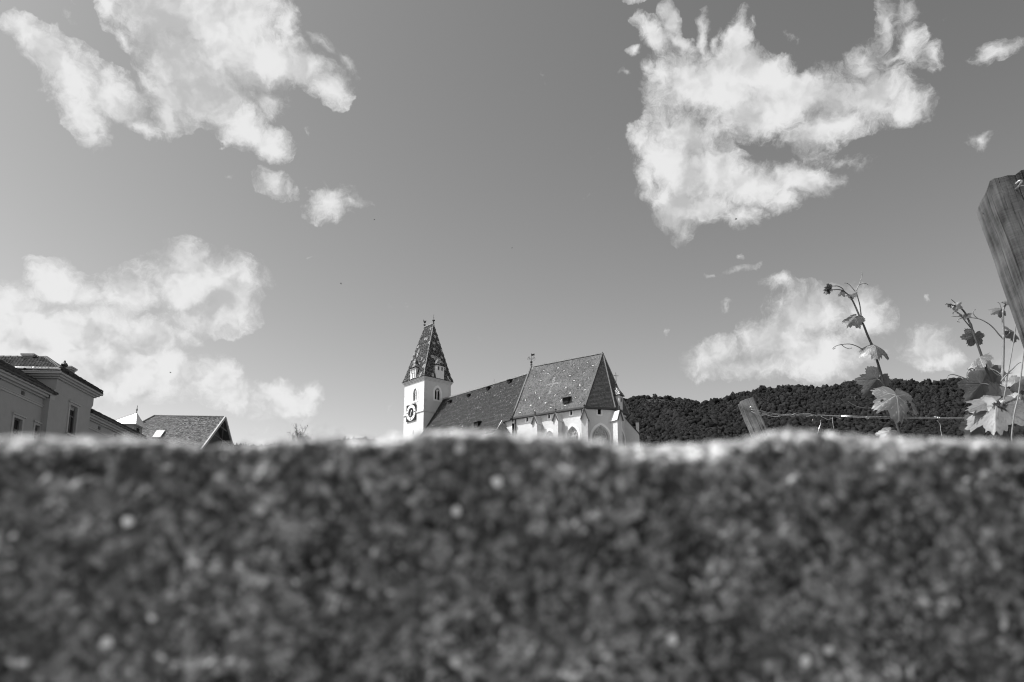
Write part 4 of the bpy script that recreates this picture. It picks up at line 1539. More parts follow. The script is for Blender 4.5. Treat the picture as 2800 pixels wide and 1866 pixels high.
# mouldings
for nm, u0, u1, prof in (('string_course', -8.5, .0, ((13.10, 13.22, MO, MO + .06), (13.222, 13.28, MO, MO + .1))), ('string_course', 5.142, 14.0, ((13.10, 13.22, MO, MO + .06), (13.222, 13.28, MO, MO + .1))),
                         ('wing_cornice', -8.5, .0, ((13.66, 13.76, MO, MO + .16), (13.762, 13.9, MO, MO + .34), (13.902, 14.0, MO, MO + .5))), ('wing_cornice', 5.142, 14.0, ((13.66, 13.76, MO, MO + .16), (13.762, 13.9, MO, MO + .34), (13.902, 14.0, MO, MO + .5)))):
    mb = MB()
    for z0, z1, o0, o1 in prof:
        mb.box(vp(u0, o0, z0), vd * (u1 - u0), vn * (o1 - o0), UP * (z1 - z0))
    mb.build(nm, M['villa_trim'], villa)
mb = MB()
for z0, z1, o1 in ((15.14, 15.24, .14), (15.242, 15.36, .30), (15.362, 15.48, .46)):
    lp = [vp(.58 - o1, o1, 0), vp(5.4 + o1 * .7, o1, 0), vp(5.4 + o1 * .7, -8, 0), vp(.58 - o1, -8, 0)]
    mb.hexa([p + UP * z0 for p in lp], [p + UP * z1 for p in lp])
mb.build('bay_cornice', M['villa_trim'], villa)


def gutter(name, p, q, r, mat, parent, joints=0):
    mb = MB()
    mb.tube([p, q], r, 8)
    o = mb.build(name, mat, parent, smooth=True)
    if joints:
        m = MB()
        for i in range(1, joints + 1):
            c = np.asarray(p) + (np.asarray(q) - np.asarray(p)) * i / (joints + 1)
            d = unit(np.asarray(q) - np.asarray(p))
            m.tube([c - d * .03, c + d * .03], r * 1.18, 8)
        m.build('gutter_joint', mat, o)
    return o


gutter('gutter', vp(-8.5, .16, 14.06), vp(-.05, .16, 14.06), .075, M['gutter_dark'], villa)
gutter('gutter', vp(5.2, .16, 14.06), vp(14.0, .16, 14.06), .075, M['gutter_dark'], villa)
gutter('gutter', vp(.05, -6.2, 15.66), vp(.05, .42, 15.66), .085, M['zinc'], villa, 3)
for (a, b) in ((-8.5, -.05), (5.2, 14.0)):
    mb = MB()
    k = int((b - a) / .62)
    for i in range(k):
        mb.box(vp(a + .62 * i + .1, .08, 13.995), vd * .30, vn * .03, UP * .05)
    mb.build('gutter_brackets', M['zinc'], villa, kind='stuff')
mb = MB()                                            # bright sheet-metal apron over the bay cornice
ap0 = [vp(.58 - .50, .50, 15.484), vp(.58 - .50, -6.2, 15.484), vp(.58 - .05, -6.2, 15.60), vp(.58 - .05, .05, 15.60)]
mb.hexa(ap0, [p + UP * .02 for p in ap0])
mb.build('cornice_flashing', M['zinc'], villa)
mb = MB()
ap1 = [vp(.58 - .48, .52, 15.484), vp(5.72, .52, 15.484), vp(5.72, .05, 15.56), vp(.6, .05, 15.56)]
mb.hexa(ap1, [p + UP * .015 for p in ap1])
mb.build('cornice_flashing', M['gutter_dark'], villa)


# roofs
def villa_tile_colour(u, v, r, c):
    rg = np.random.default_rng(2)
    return np.clip(.042 + .012 * rg.normal(0, 1, len(u)), .015, .2)


EZb = 15.60
K_ = 2.34
BR = EZb + 1.42
near = [vp(.05, -9.5, EZb), vp(.05, .45, EZb), vp(.05 + K_, .45 - K_, BR), vp(.05 + K_, -9.5, BR)]
front = [vp(.05, .45, EZb), vp(5.75, .45, EZb), vp(5.75 - K_ * .9, .45 - K_, BR), vp(.05 + K_, .45 - K_, BR)]
far_ = [vp(5.75, .45, EZb), vp(5.75, -9.5, EZb), vp(5.75 - K_ * .9, -9.5, BR), vp(5.75 - K_ * .9, .45 - K_, BR)]
top_ = [near[2], front[2], far_[2], near[3]]
for p in (near, front, far_, top_):
    slab('bay_roof', p, .1, M['roof_deck'], villa)
tiled_plane('bay_roof_tiles', near, .21, .30, villa_tile_colour, M['villa_tile'], villa, .04, .035, curve=True)
tiled_plane('bay_roof_tiles', front, .21, .30, villa_tile_colour, M['villa_tile'], villa, .04, .035, curve=True)
cover_tiles('hip_tile', near[1] + UP * .08, near[2] + UP * .08, .30, .26, .13, M['hip_dark'], villa)
cover_tiles('ridge_tile', near[2] + UP * .05, near[3] + UP * .05, .45, .26, .13, M['hip_dark'], villa)
PW = math.tan(math.radians(31))
for a, b, w_ in ((-8.5, .55, 2.7), (5.45, 14.0, .8)):
    rf = [vp(a, .12, 14.10), vp(b, .12, 14.10), vp(b, .12 - w_, 14.10 + w_ * PW), vp(a, .12 - w_, 14.10 + w_ * PW)]
    bk_ = [rf[3], rf[2], vp(b, -9, 14.0), vp(a, -9, 14.0)]
    slab('wing_roof', bk_, .1, M['roof_deck'], villa)
    slab('wing_roof', rf, .1, M['roof_deck'], villa)
    tiled_plane('wing_roof_tiles', rf, .21, .30, villa_tile_colour, M['villa_tile'], villa, .04, .035, curve=True)
# bright valley flashing where wing and bay roofs meet
mb = MB()
fa, fb = vp(.10, .02, 14.24), vp(.10, .02 - 3.0, 14.24 + 3.0 * PW)
mb.bar(fa, fb, .34, .03)
mb.build('valley_flashing', M['gutter_dark'], villa)
mb = MB()
v0_, v1_ = vp(.02, -2.35, 15.56), vp(-.6, -7.0, 15.56 + 2.2)
mb.bar(v0_, v1_, .40, .04)
mb.build('valley_flashing', M['zinc'], villa)


def chimney(u, o, z0, z1, du, do, vent=False):
    m = MB()
    m.box(vp(u, o, z0), vd * du, vn * do, UP * (z1 - z0))
    c = m.build('chimney', M['turret_wall'], villa)
    m = MB()
    m.box(vp(u - .07, o - .07, z1), vd * (du + .14), vn * (do + .14), UP * .09)
    m.box(vp(u - .12, o - .12, z1 + .092), vd * (du + .24), vn * (do + .24), UP * .10)
    m.build('chimney_cap', M['villa_trim'], c)
    return c


def vpix(o, zx, zy):
    p = hit(VB + vn * o, VA, zx / 5.2275, 940 + zy / 5.2275)
    return float((p - VB) @ vd), float(p[2])


cu_, cz_ = vpix(-2.35, 430, 165)
chimney(cu_ + .7, -3.2, BR - .5, cz_ + .12, 1.15, .62)
cu_, cz_ = vpix(-1.6, 1000, 378)
chimney(cu_, -2.2, BR - .9, cz_ + .08, .62, .62)
cu_, cz_ = vpix(-1.2, 915, 368)
m = MB()
m.lathe(vp(cu_, -1.2, cz_ - .4), [(.10, 0), (.10, .6), (.2, .62), (.22, .72), (.16, .82), (.08, .86), (.05, 1.0), (.01, 1.02)], 10)
m.build('roof_vent', M['gutter_dark'], villa, smooth=False)

# ------------------------------------------------------------------ turret with a sheet-metal pyramid roof
TY = 78.0
ta0 = at(372, 1158, TY)
s0 = 2.25
tur_t = thing('turret', 'small square turret with a bright sheet-metal pyramid roof behind the villa', 'tower', (ta0[0] - 1.1, TY + 1.1, VG + 3))
c1 = np.array([ta0[0], TY, ta0[2]])
x_, y_ = np.array([1., 0, 0]), np.array([0., 1, 0])
ev = [c1 - x_ * s0 * 1.28, c1, c1 + y_ * s0 * 1.05, c1 - x_ * s0 * 1.28 + y_ * s0 * 1.05]
apx = np.array([c1[0] - .60 - .0, TY + s0 * .52, at(356, 1129, TY + 1.1)[2]])
body = [p + (np.mean(ev, axis=0) - p) * [1, 1, 0] * .22 for p in ev]
mb = MB()
mb.hexa([np.array([*p[:2], VG + 3]) for p in body], [np.array([*p[:2], c1[2] - .02]) for p in body])
tb_ = mb.build('turret_body', M['turret_wall'], tur_t)
mb = MB()
mb.hexa([p - UP * .07 for p in ev], ev)
mb.add(ev + [apx], [(0, 1, 4), (1, 2, 4), (2, 3, 4), (3, 0, 4)])
tr2 = mb.build('pyramid_roof', M['sheet'], tur_t)
mb = MB()
for f_ in (.0, .36, .70, 1.0):
    e = ev[0] + (ev[1] - ev[0]) * f_
    tgt = apx if f_ in (0., 1.) else apx + (e - apx) * .25 + np.array([0, 0, .012])
    mb.bar(e + UP * .02, tgt + UP * .02, .035, .03)
mb.bar(ev[2], apx, .035, .03)
mb.build('standing_seams', M['sheet_seam'], tr2)
mb = MB()
mb.lathe(apx - UP * .1, [(.05, 0), (.045, .3), (.1, .42), (.05, .52), (.03, .6), (.02, .85), (.002, .9)], 8)
mb.build('finial', M['dark_metal'], tr2)
for (p, u, n, w_, h_) in ((body[0] + (body[1] - body[0]) * .42, x_, -y_, .5, .22), (body[1] + y_ * .9, y_, x_, .6, 1.3)):
    m = MB()
    q = np.array([p[0], p[1], c1[2] - .25 - h_])
    m.box(q - u * w_ / 2 + n * .005, u * w_, n * .02, UP * h_)
    m.build('louvre_opening', M['dark_void'], tur_t)

# ------------------------------------------------------------------ tiled house with a roof window and an open gable
BAp = at(615, 1141, 95.0)
BZ = 6.3
bg_ = az(-4)
bl_ = az(86)
barn = thing('tiled_house', 'house with a pale tiled roof, bright roof window and dark open gable', 'house', (BAp[0] - 4, BAp[1], BZ))
rl = 8.35
A_, B_ = BAp, BAp - bl_ * rl
sl = .70
fe = 8.2
front_b = [B_ - bl_ * 3.2 - bg_ * fe - UP * fe * sl, A_ - bg_ * fe - UP * fe * sl, A_, B_]
back_b = [A_ + bg_ * fe - UP * fe * sl, B_ - bl_ * 3.2 + bg_ * fe - UP * fe * sl, B_, A_]
slab('house_roof', front_b, .16, M['roof_deck'], barn)
slab('house_roof', back_b, .16, M['roof_deck'], barn)
hip_b = [back_b[1], front_b[0], B_]
slab('house_roof', hip_b, .16, M['roof_deck'], barn)
def barn_colour(u, v, r, c):
    rg = np.random.default_rng(6)
    return np.clip(.27 + .045 * rg.normal(0, 1, len(u)), .09, .5)
tiled_plane('house_roof_tiles', front_b, .19, .17, barn_colour, M['tile'], barn, .04, .035, jit=.02)
cover_tiles('ridge_tile', B_ + UP * .06, A_ + UP * .06, .36, .26, .13, M['hip'], barn)
cover_tiles('hip_tile', front_b[0] + UP * .06, B_ + UP * .06, .4, .26, .13, M['hip_dark'], barn)
# gable: pale verge boards, deep overhang, dark boarded wall with open truss
for e in (front_b[1], back_b[0]):
    m = MB()
    m.bar(A_ - UP * .02 + bl_ * .05, e - UP * .02 + bl_ * .05, .16, .30)
    m.build('verge_board', M['barn_trim'], barn)
gw = 1.1
gA = A_ - bl_ * gw - UP * .45
gl, gr_ = gA - bg_ * (fe - .6) - UP * (fe - .6) * sl, gA + bg_ * (fe - .6) - UP * (fe - .6) * sl
m = MB()
far_l = -bl_ * (rl + .8)
m.hexa([np.array([*gl[:2], BZ - .5]), np.array([*gr_[:2], BZ - .5]), np.array([*(gr_ + far_l)[:2], BZ - .5]), np.array([*(gl + far_l)[:2], BZ - .5])], [gl, gr_, gr_ + far_l, gl + far_l])
m.build('house_wall', M['plaster'], barn)
m = MB()
m.hexa([gl, gr_, gA], [gl - bl_ * .1, gr_ - bl_ * .1, gA - bl_ * .1])
m.build('gable_boards', M['barn_wood'], barn)
m = MB()
for f_ in (.25, .5):
    z_ = UP * -(fe * sl * f_)
    m.bar(A_ - bl_ * .15 + z_ - bg_ * fe * f_ * .9, A_ - bl_ * .15 + z_ + bg_ * fe * f_ * .9, .12, .16)
m.bar(A_ - bl_ * .15, A_ - bl_ * .15 - UP * fe * sl * .8, .12, .12, up=bg_)
m.build('gable_truss', M['barn_wood'], barn)
# roof window
fn = unit(np.cross(front_b[1] - front_b[0], front_b[2] - front_b[0]))
fn = fn if fn[2] > 0 else -fn
rw = [on_plane(A_ + fn * .1, fn, 280 + x / 5.8825, 1080 + y / 5.8825) for x, y in ((800, 705), (935, 705), (1015, 592), (872, 592))]
m = MB()
m.hexa([p - fn * .1 for p in rw], [p + fn * .14 for p in rw])
ww = m.build('roof_window', M['window_frame'], barn)
m = MB()
cw_ = np.mean(rw, axis=0)
rg2 = [cw_ + (p - cw_) * .94 + fn * .15 for p in rw]
m.hexa(rg2, [p + fn * .03 for p in rg2])
m.build('roof_window_pane', M['sheet'], ww)

# ------------------------------------------------------------------ bare tree between the house and the tower
def bare_tree(name, base, H, spread, label, seed):
    rg = random.Random(seed)
    t = thing(name, label, 'tree', base)
    tr = MB()
    trunk = [np.array(base, float) + np.array([rg.uniform(-.15, .15), rg.uniform(-.15, .15), H * .62 * i / 5]) for i in range(6)]
    tr.tube(trunk, [.26 - .03 * i for i in range(6)], 7)
    tr.build('trunk', M['bark'], t, smooth=True)
    br = MB()
    tips = []
    def grow(p, d, L, r, depth):
        pts, rad = [p], [r]
        for i in range(4):
            d = unit(d + np.array([rg.uniform(-.25, .25), rg.uniform(-.25, .25), rg.uniform(-.02, .28)]))
            p = p + d * L / 4
            pts.append(p)
            rad.append(r * (1 - .16 * (i + 1)))
        br.tube(pts, rad, 4)
        if depth == 0:
            tips.append((p, d))
            return
        for _ in range(rg.randint(3, 4)):
            q = pts[rg.randint(2, 4)]
            grow(q, unit(d + np.array([rg.uniform(-.9, .9), rg.uniform(-.9, .9), rg.uniform(-.1, .5)])), L * .62, r * .5, depth - 1)
    for _ in range(7):
        a = rg.uniform(0, 6.28)
        grow(trunk[rg.randint(3, 5)], unit([math.cos(a) * spread, math.sin(a) * spread, 1.0]), H * .26, .09, 3)
    br.build('limbs', M['bark'], t)
    lf = MB()
    for p, d in tips:
        for _ in range(4):
            q = p + np.array([rg.gauss(0, .16), rg.gauss(0, .16), rg.gauss(-.15, .18)])
            a, b = unit([rg.gauss(0, 1), rg.gauss(0, 1), rg.gauss(0, 1)]), unit([rg.gauss(0, 1), rg.gauss(0, 1), rg.gauss(0, 1)])
            lf.add([q - a * .07, q + b * .05, q + a * .07, q - b * .05], [(0, 1, 2, 3)])
    c = lf.build('crown', M['canopy_leaf'], t, kind='stuff', fix=False)
    return t


M['canopy_leaf'] = material('sparse_leaves', 0.08, 0.8, 0.2, 2.0, spec=0.2)
bt = at(820, 1185, 105.0)
bare_tree('sparse_tree', (bt[0], 105.0, 14.8), bt[2] - 14.8 - .2, .55, 'thin sparse tree top showing over the wall left of the tower', 3)


# ------------------------------------------------------------------ vineyard: posts, wire, shoots
def wood_material(name, lo, hi, cut):
    """weathered grey softwood: long dark cracks, fine cross-cut saw marks"""
    m = bpy.data.materials.new(name)
    m.use_nodes = True
    t = m.node_tree
    N = NT(t)
    p = t.nodes['Principled BSDF']
    co = N.n('ShaderNodeTexCoord').outputs['Object']
    grain = N.noise(N.v('MULTIPLY', co, (95, 95, 2.2)), 1.0, 6.0, 0.7)
    band = N.noise(N.v('MULTIPLY', co, (48, 48, 0.9)), 1.0, 4.0, 0.65)
    saw = N.noise(N.v('MULTIPLY', co, (25, 25, 420)), 1.0, 4.0, 0.7)
    blot = N.noise(co, 14.0, 5.0, 0.6)
    crack = N.remap(grain, 0.57, 0.65, 0.0, 1.0, True)
    v = N.m('ADD', N.m('MULTIPLY', band, 0.75), N.m('ADD', N.m('MULTIPLY', saw, cut), N.m('MULTIPLY', blot, 0.75)))
    v = N.remap(v, 0.56 + cut * .4, 0.98 + cut * .6, lo, hi)
    v = N.m('MULTIPLY', v, N.m('SUBTRACT', 1.0, N.m('MULTIPLY', crack, 0.8)))
    cc = N.n('ShaderNodeCombineColor')
    for i in range(3):
        t.links.new(v, cc.inputs[i])
    t.links.new(cc.outputs[0], p.inputs['Base Color'])
    p.inputs['Roughness'].default_value = 0.9
    p.inputs['Specular IOR Level'].default_value = 0.15
    bn = N.n('ShaderNodeBump')
    bn.inputs['Distance'].default_value = 0.0016
    hsum = N.m('SUBTRACT', N.m('ADD', N.m('MULTIPLY', saw, 0.45), N.m('MULTIPLY', band, 0.5)), N.m('MULTIPLY', crack, 0.9))
    t.links.new(hsum, bn.inputs['Height'])
    t.links.new(bn.outputs[0], p.inputs['Normal'])
    return m


M['post'] = wood_material('weathered_post_wood', 0.018, 0.17, 0.30)
M['post_pale'] = wood_material('pale_weathered_post_wood', 0.035, 0.30, 0.30)
M['wire'] = material('galvanised_wire', 0.62, 0.25, 0.15, 60.0, metal=0.9)
M['stem'] = material('vine_stem', 0.055, 0.5, 0.2, 30.0, spec=0.4)
M['stem_pale'] = material('pale_vine_stem', 0.17, 0.5, 0.2, 30.0, spec=0.4)
M['tendril'] = material('tendril', 0.13, 0.4, 0.2, 40.0, spec=0.5)


def post(name, top_corners, Y, lean_px, depth, label, crack_seed):
    """square sawn post. top_corners: photo pixels of the front face's upper left and right corner at depth Y; lean_px: pixel the left front edge passes lower down"""
    a, b = at(*top_corners[0], Y), at(*top_corners[1], Y)
    w = float(np.linalg.norm(b - a))
    low = at(*lean_px, Y)
    ax = unit(a - low)                               # axis, upwards
    rt = unit((b - a) - ax * ((b - a) @ ax))
    bk = np.cross(rt, ax)
    bk = bk if bk[1] > 0 else -bk
    # turned a little about its own axis so that the left side shows
    th = math.radians(depth[1])
    rt2 = rt * math.cos(th) + bk * math.sin(th)
    bk2 = bk * math.cos(th) - rt * math.sin(th)
    L = (a[2] - (-.4)) / ax[2]
    o = bpy.data.objects.new(name, None)
    COL.objects.link(o)
    base = a - ax * L
    R = Matrix((Vector(rt2), Vector(bk2), Vector(ax))).transposed()
    dep = depth[0]
    wdt = w / max(.3, math.cos(th))
    slope_top = float((b - a) @ ax) / w              # sawn top is not square
    rg = np.random.default_rng(crack_seed)
    # columns round the outline, many rows: worn edges
    prof = []
    k = 9
    c = .006
    for i in range(k):
        prof.append((c + (wdt - 2 * c) * i / (k - 1), 0.0))
    prof += [(wdt, c)] + [(wdt, dep * f) for f in (.33, .66)] + [(wdt, dep - c)]
    prof += [(wdt - c - (wdt - 2 * c) * i / (k - 1), dep) for i in range(k)]
    prof += [(0, dep - c)] + [(0, dep * f) for f in (.66, .33)] + [(0, c)]
    prof = np.array(prof)
    rows = np.concatenate([np.linspace(0, L - .9, 6)[:-1], np.linspace(L - .9, L - .05, 58), [L]])
    V = []
    for j, zz in enumerate(rows):
        q = prof + .0012 * np.stack([vnoise(np.stack([prof[:, 0] * 60, prof[:, 1] * 60, np.full(len(prof), zz * 14)], -1), 3), vnoise(np.stack([prof[:, 0] * 60 + 9, prof[:, 1] * 60, np.full(len(prof), zz * 5)], -1), 4)], -1)
        zt = np.full(len(prof), zz)
        if j == len(rows) - 1:
            zt = zz + slope_top * prof[:, 0] + .0015 * rg.normal(0, 1, len(prof)) + depth[2] * prof[:, 1] / dep
        V.append(np.stack([q[:, 0], q[:, 1], zt], -1))
    n = len(prof)
    mb = MB()
    mb.v = [tuple(x) for x in np.concatenate(V)]
    for j in range(len(rows) - 1):
        mb.f += [(j * n + i, j * n + (i + 1) % n, (j + 1) * n + (i + 1) % n, (j + 1) * n + i) for i in range(n)]
    mb.f.append(tuple((len(rows) - 1) * n + i for i in range(n)))
    me = bpy.data.meshes.new(name)
    me.from_pydata(mb.v, [], mb.f)
    me.materials.append(M['post'])
    bpy.data.objects.remove(o)
    o = bpy.data.objects.new(name, me)
    COL.objects.link(o)
    o.matrix_world = Matrix.Translation(Vector(base)) @ R.to_4x4()
    tag(o, label, 'post', 'vineyard posts')
    if crack_seed == 1:
        me.materials[0] = M['post_pale']
    return o, a, ax, rt2, bk2


def part_of(mb, name, mat, parent, smooth=False):
    ob = mb.build(name, mat, None, smooth)
    ob.parent = parent
    ob.matrix_parent_inverse = parent.matrix_world.inverted()
    return ob


P1Y = 3.8
po1, a1, ax1, rt1, bk1 = post('vine_post', ((2022, 1099), (2059, 1086)), P1Y, (2063, 1196), (.075, -8, -.005), 'short leaning wooden vineyard post with twisted wire, right of the church', 1)
P2Y = 1.45
po2, a2, ax2, rt2, bk2 = post('vine_post', ((2709, 491), (2862, 462)), P2Y, (2799, 742), (.100, -10, -.030), 'tall weathered wooden vineyard post cut off by the right edge', 2)


def px_path(pts, Y, dY=None):
    """photo pixel path -> smooth 3-D path at depth Y (dY: depth offset per point)"""
    P = [at(x, y, Y + (dY[i] if dY else 0.0)) for i, (x, y) in enumerate(pts)]
    return smooth_path(P)


def smooth_path(P, sub=5):
    P = [np.asarray(p, float) for p in P]
    if len(P) < 3:
        return P
    out = []
    Q = [2 * P[0] - P[1]] + P + [2 * P[-1] - P[-2]]
    for i in range(1, len(Q) - 2):
        for s in range(sub):
            t = s / sub
            a, b, c, d = Q[i - 1], Q[i], Q[i + 1], Q[i + 2]
            out.append(.5 * ((2 * b) + (-a + c) * t + (2 * a - 5 * b + 4 * c - d) * t * t + (-a + 3 * b - 3 * c + d) * t ** 3))
    out.append(P[-1])
    return out


# bent nails
zz5 = lambda x, y: (2000 + x / 7.843, 1070 + y / 7.843)
def on_post(a, nrm, px, py, lift):
    """point on the post's front face under a photo pixel, raised towards the viewer"""
    return on_plane(a, nrm, px, py) - nrm * lift


nb = MB()
nb.tube(smooth_path([on_post(a1, bk1, *zz5(x, y), l) for x, y, l in ((405, 425, -.01), (416, 400, .008), (424, 370, .016), (402, 350, .017), (382, 362, .012))]), .0032, 6)
part_of(nb, 'nail', M['wire'], po1, True)
zz4 = lambda x, y: (2660 + x / 6.533, 460 + y / 6.533)
nb = MB()
nb.tube(smooth_path([on_post(a2, bk2, *zz4(x, y), l) for x, y, l in ((762, 392, -.006), (780, 370, .008), (797, 330, .014), (800, 298, .016), (765, 302, .016), (725, 330, .010))]), .0024, 6)
part_of(nb, 'nail', M['wire'], po2, True)

# wire from the small post along the row: several strands, twisted and tied
wire = thing('trellis_wire', 'twisted galvanised trellis wires running right from the short post', 'wire', at(2060, 1130, P1Y))
mb_ = [
    ([(430, 388), (600, 420), (800, 460), (1000, 490), (1200, 505), (1500, 512), (1900, 518), (2353, 535)], 0.00097),
    ([(430, 440), (520, 480), (600, 522), (660, 528), (700, 505), (760, 506), (860, 535), (980, 545), (1030, 520), (1110, 510), (1190, 492), (1270, 515), (1390, 472), (1520, 478), (1680, 485), (1740, 515), (1900, 510), (2000, 525), (2080, 515), (2180, 525), (2353, 520)], 0.00105),
    ([(600, 465), (800, 490), (1000, 505), (1170, 525), (1300, 510), (1700, 510), (2000, 522), (2353, 545)], 0.00082),
    ([(740, 510), (850, 540), (1000, 548), (1100, 515), (1130, 500), (1200, 525)], 0.00082),
    ([(1610, 545), (1700, 530), (1780, 512), (1830, 545)], 0.00120),
    ([(1920, 540), (2000, 580), (2070, 610), (2130, 590), (2180, 595)], 0.00113),
    ([(1750, 575), (1730, 650)], 0.00082),
    ([(1905, 625), (1915, 680), (1880, 800), (1800, 1040)], 0.00120),
    ([(2165, 560), (2175, 690), (2195, 820)], 0.00097),
    ([(2240, 555), (2300, 575), (2353, 600)], 0.00090),
]
for pts, r in mb_:
    m = MB()
    m.tube(px_path([zz5(*q) for q in pts], P1Y - .03, [random.uniform(-.006, .006) for _ in pts]), r, 5)
    m.build('wire_strand', M['wire'], wire, smooth=True)
for dy in (-1.5, 2.0):
    m = MB()
    pts = [(2300, 1138 + dy * .6), (2369, 1141 + dy), (2420, 1142 + dy), (2500, 1142.5 + dy * .8), (2600, 1143 + dy * .6), (2665, 1143 + dy * .6), (2860, 1146 + dy)]
    m.tube([at(x, y, P1Y - .03) for x, y in pts], .0012, 5)
    m.build('wire_strand', M['wire'], wire, smooth=True)
m = MB()
kk = at(2371, 1143, P1Y - .03)
m.tube([kk + np.array([math.cos(t) * .006, math.sin(t * 2) * .002, math.sin(t) * .006]) for t in np.linspace(0, 11, 24)], .0013, 5)
kk = at(2561, 1142, P1Y - .03)
m.tube([kk + np.array([-.012 + .0018 * i, .002 * math.sin(i * 1.3), .006 * math.sin(i * 1.3)]) for i in range(16)], .0012, 5)
m.tube(px_path([(2562, 1150), (2570, 1160), (2572, 1175), (2576, 1196)], P1Y - .03), .0009, 5)
m.build('wire_knot', M['wire'], wire, smooth=True)
wire2 = thing('trellis_wire', 'thin dark wire leaving the nail of the tall post', 'wire', at(2780, 515, P2Y))
m = MB()
m.tube(smooth_path([on_post(a2, bk2, *q, .010) for q in (zz4(800, 355), zz4(850, 360), zz4(915, 368), (2830, 520), (2900, 524))]), .0012, 5)
m.build('wire_strand', M['wire'], wire2, smooth=True)


# ---- grape leaves
def leaf_material(name, base, vein, translucent, rough, veins_dark=False):
    m = bpy.data.materials.new(name)
    m.use_nodes = True
    t = m.node_tree
    N = NT(t)
    p = t.nodes['Principled BSDF']
    va = N.n('ShaderNodeAttribute', attribute_name='vein').outputs['Fac']
    co = N.n('ShaderNodeTexCoord').outputs['Object']
    mott = N.noise(co, 160.0, 5.0, 0.65)
    big = N.noise(co, 35.0, 3.0, 0.5)
    v = N.m('MULTIPLY', N.m('ADD', 0.55, N.m('ADD', N.m('MULTIPLY', mott, 0.55), N.m('MULTIPLY', big, 0.35))), base)
    mx = N.n('ShaderNodeMix', data_type='FLOAT')
    N.put(mx.inputs[0], va)
    N.put(mx.inputs[2], v)
    N.put(mx.inputs[3], vein)
    cc = N.n('ShaderNodeCombineColor')
    for i in range(3):
        t.links.new(mx.outputs[0], cc.inputs[i])
    t.links.new(cc.outputs[0], p.inputs['Base Color'])
    p.inputs['Roughness'].default_value = rough
    p.inputs['Specular IOR Level'].default_value = 0.5
    bn = N.n('ShaderNodeBump')
    bn.inputs['Distance'].default_value = 0.00035
    vo = N.n('ShaderNodeTexVoronoi', feature='DISTANCE_TO_EDGE')
    t.links.new(co, vo.inputs['Vector'])
    vo.inputs['Scale'].default_value = 330.0
    t.links.new(N.m('ADD', N.m('MULTIPLY', vo.outputs['Distance'], 1.2), N.m('MULTIPLY', mott, .5)), bn.inputs['Height'])
    t.links.new(bn.outputs[0], p.inputs['Normal'])
    tl = N.n('ShaderNodeBsdfTranslucent')
    t.links.new(cc.outputs[0], tl.inputs['Color'])
    ms = N.n('ShaderNodeMixShader')
    ms.inputs[0].default_value = translucent
    t.links.new(p.outputs[0], ms.inputs[1])
    t.links.new(tl.outputs[0], ms.inputs[2])
    t.links.new(ms.outputs[0], t.nodes['Material Output'].inputs['Surface'])
    return m


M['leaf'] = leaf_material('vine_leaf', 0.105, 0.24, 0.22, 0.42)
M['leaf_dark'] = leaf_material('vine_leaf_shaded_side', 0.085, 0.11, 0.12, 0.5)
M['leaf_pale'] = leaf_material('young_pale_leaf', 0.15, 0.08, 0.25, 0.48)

LOBES = [(0.0, 1.0, .36), (0.95, .90, .36), (-0.95, .90, .36), (1.98, .74, .44), (-1.98, .74, .44)]


def leaf_radius(th):
    """outline of a five-lobed, toothed vine leaf; th from the tip direction"""
    r = 0.60 + 0 * th
    for a, h, w in LOBES:
        d = np.abs((th - a + math.pi) % (2 * math.pi) - math.pi)
        r = np.maximum(r, h * (1 - .36 * np.clip(d / (w * 1.45), 0, 1.3) ** 1.5))
    back = np.abs(np.abs((th + math.pi) % (2 * math.pi) - math.pi) - math.pi)
    r = r * np.clip(.16 + back / .55, 0, 1)
    teeth = np.abs(((th * 4.3 + .3 * np.sin(th * 3)) % 1.0) - .5) * 2
    return r * (1 - .11 * teeth ** 1.2)


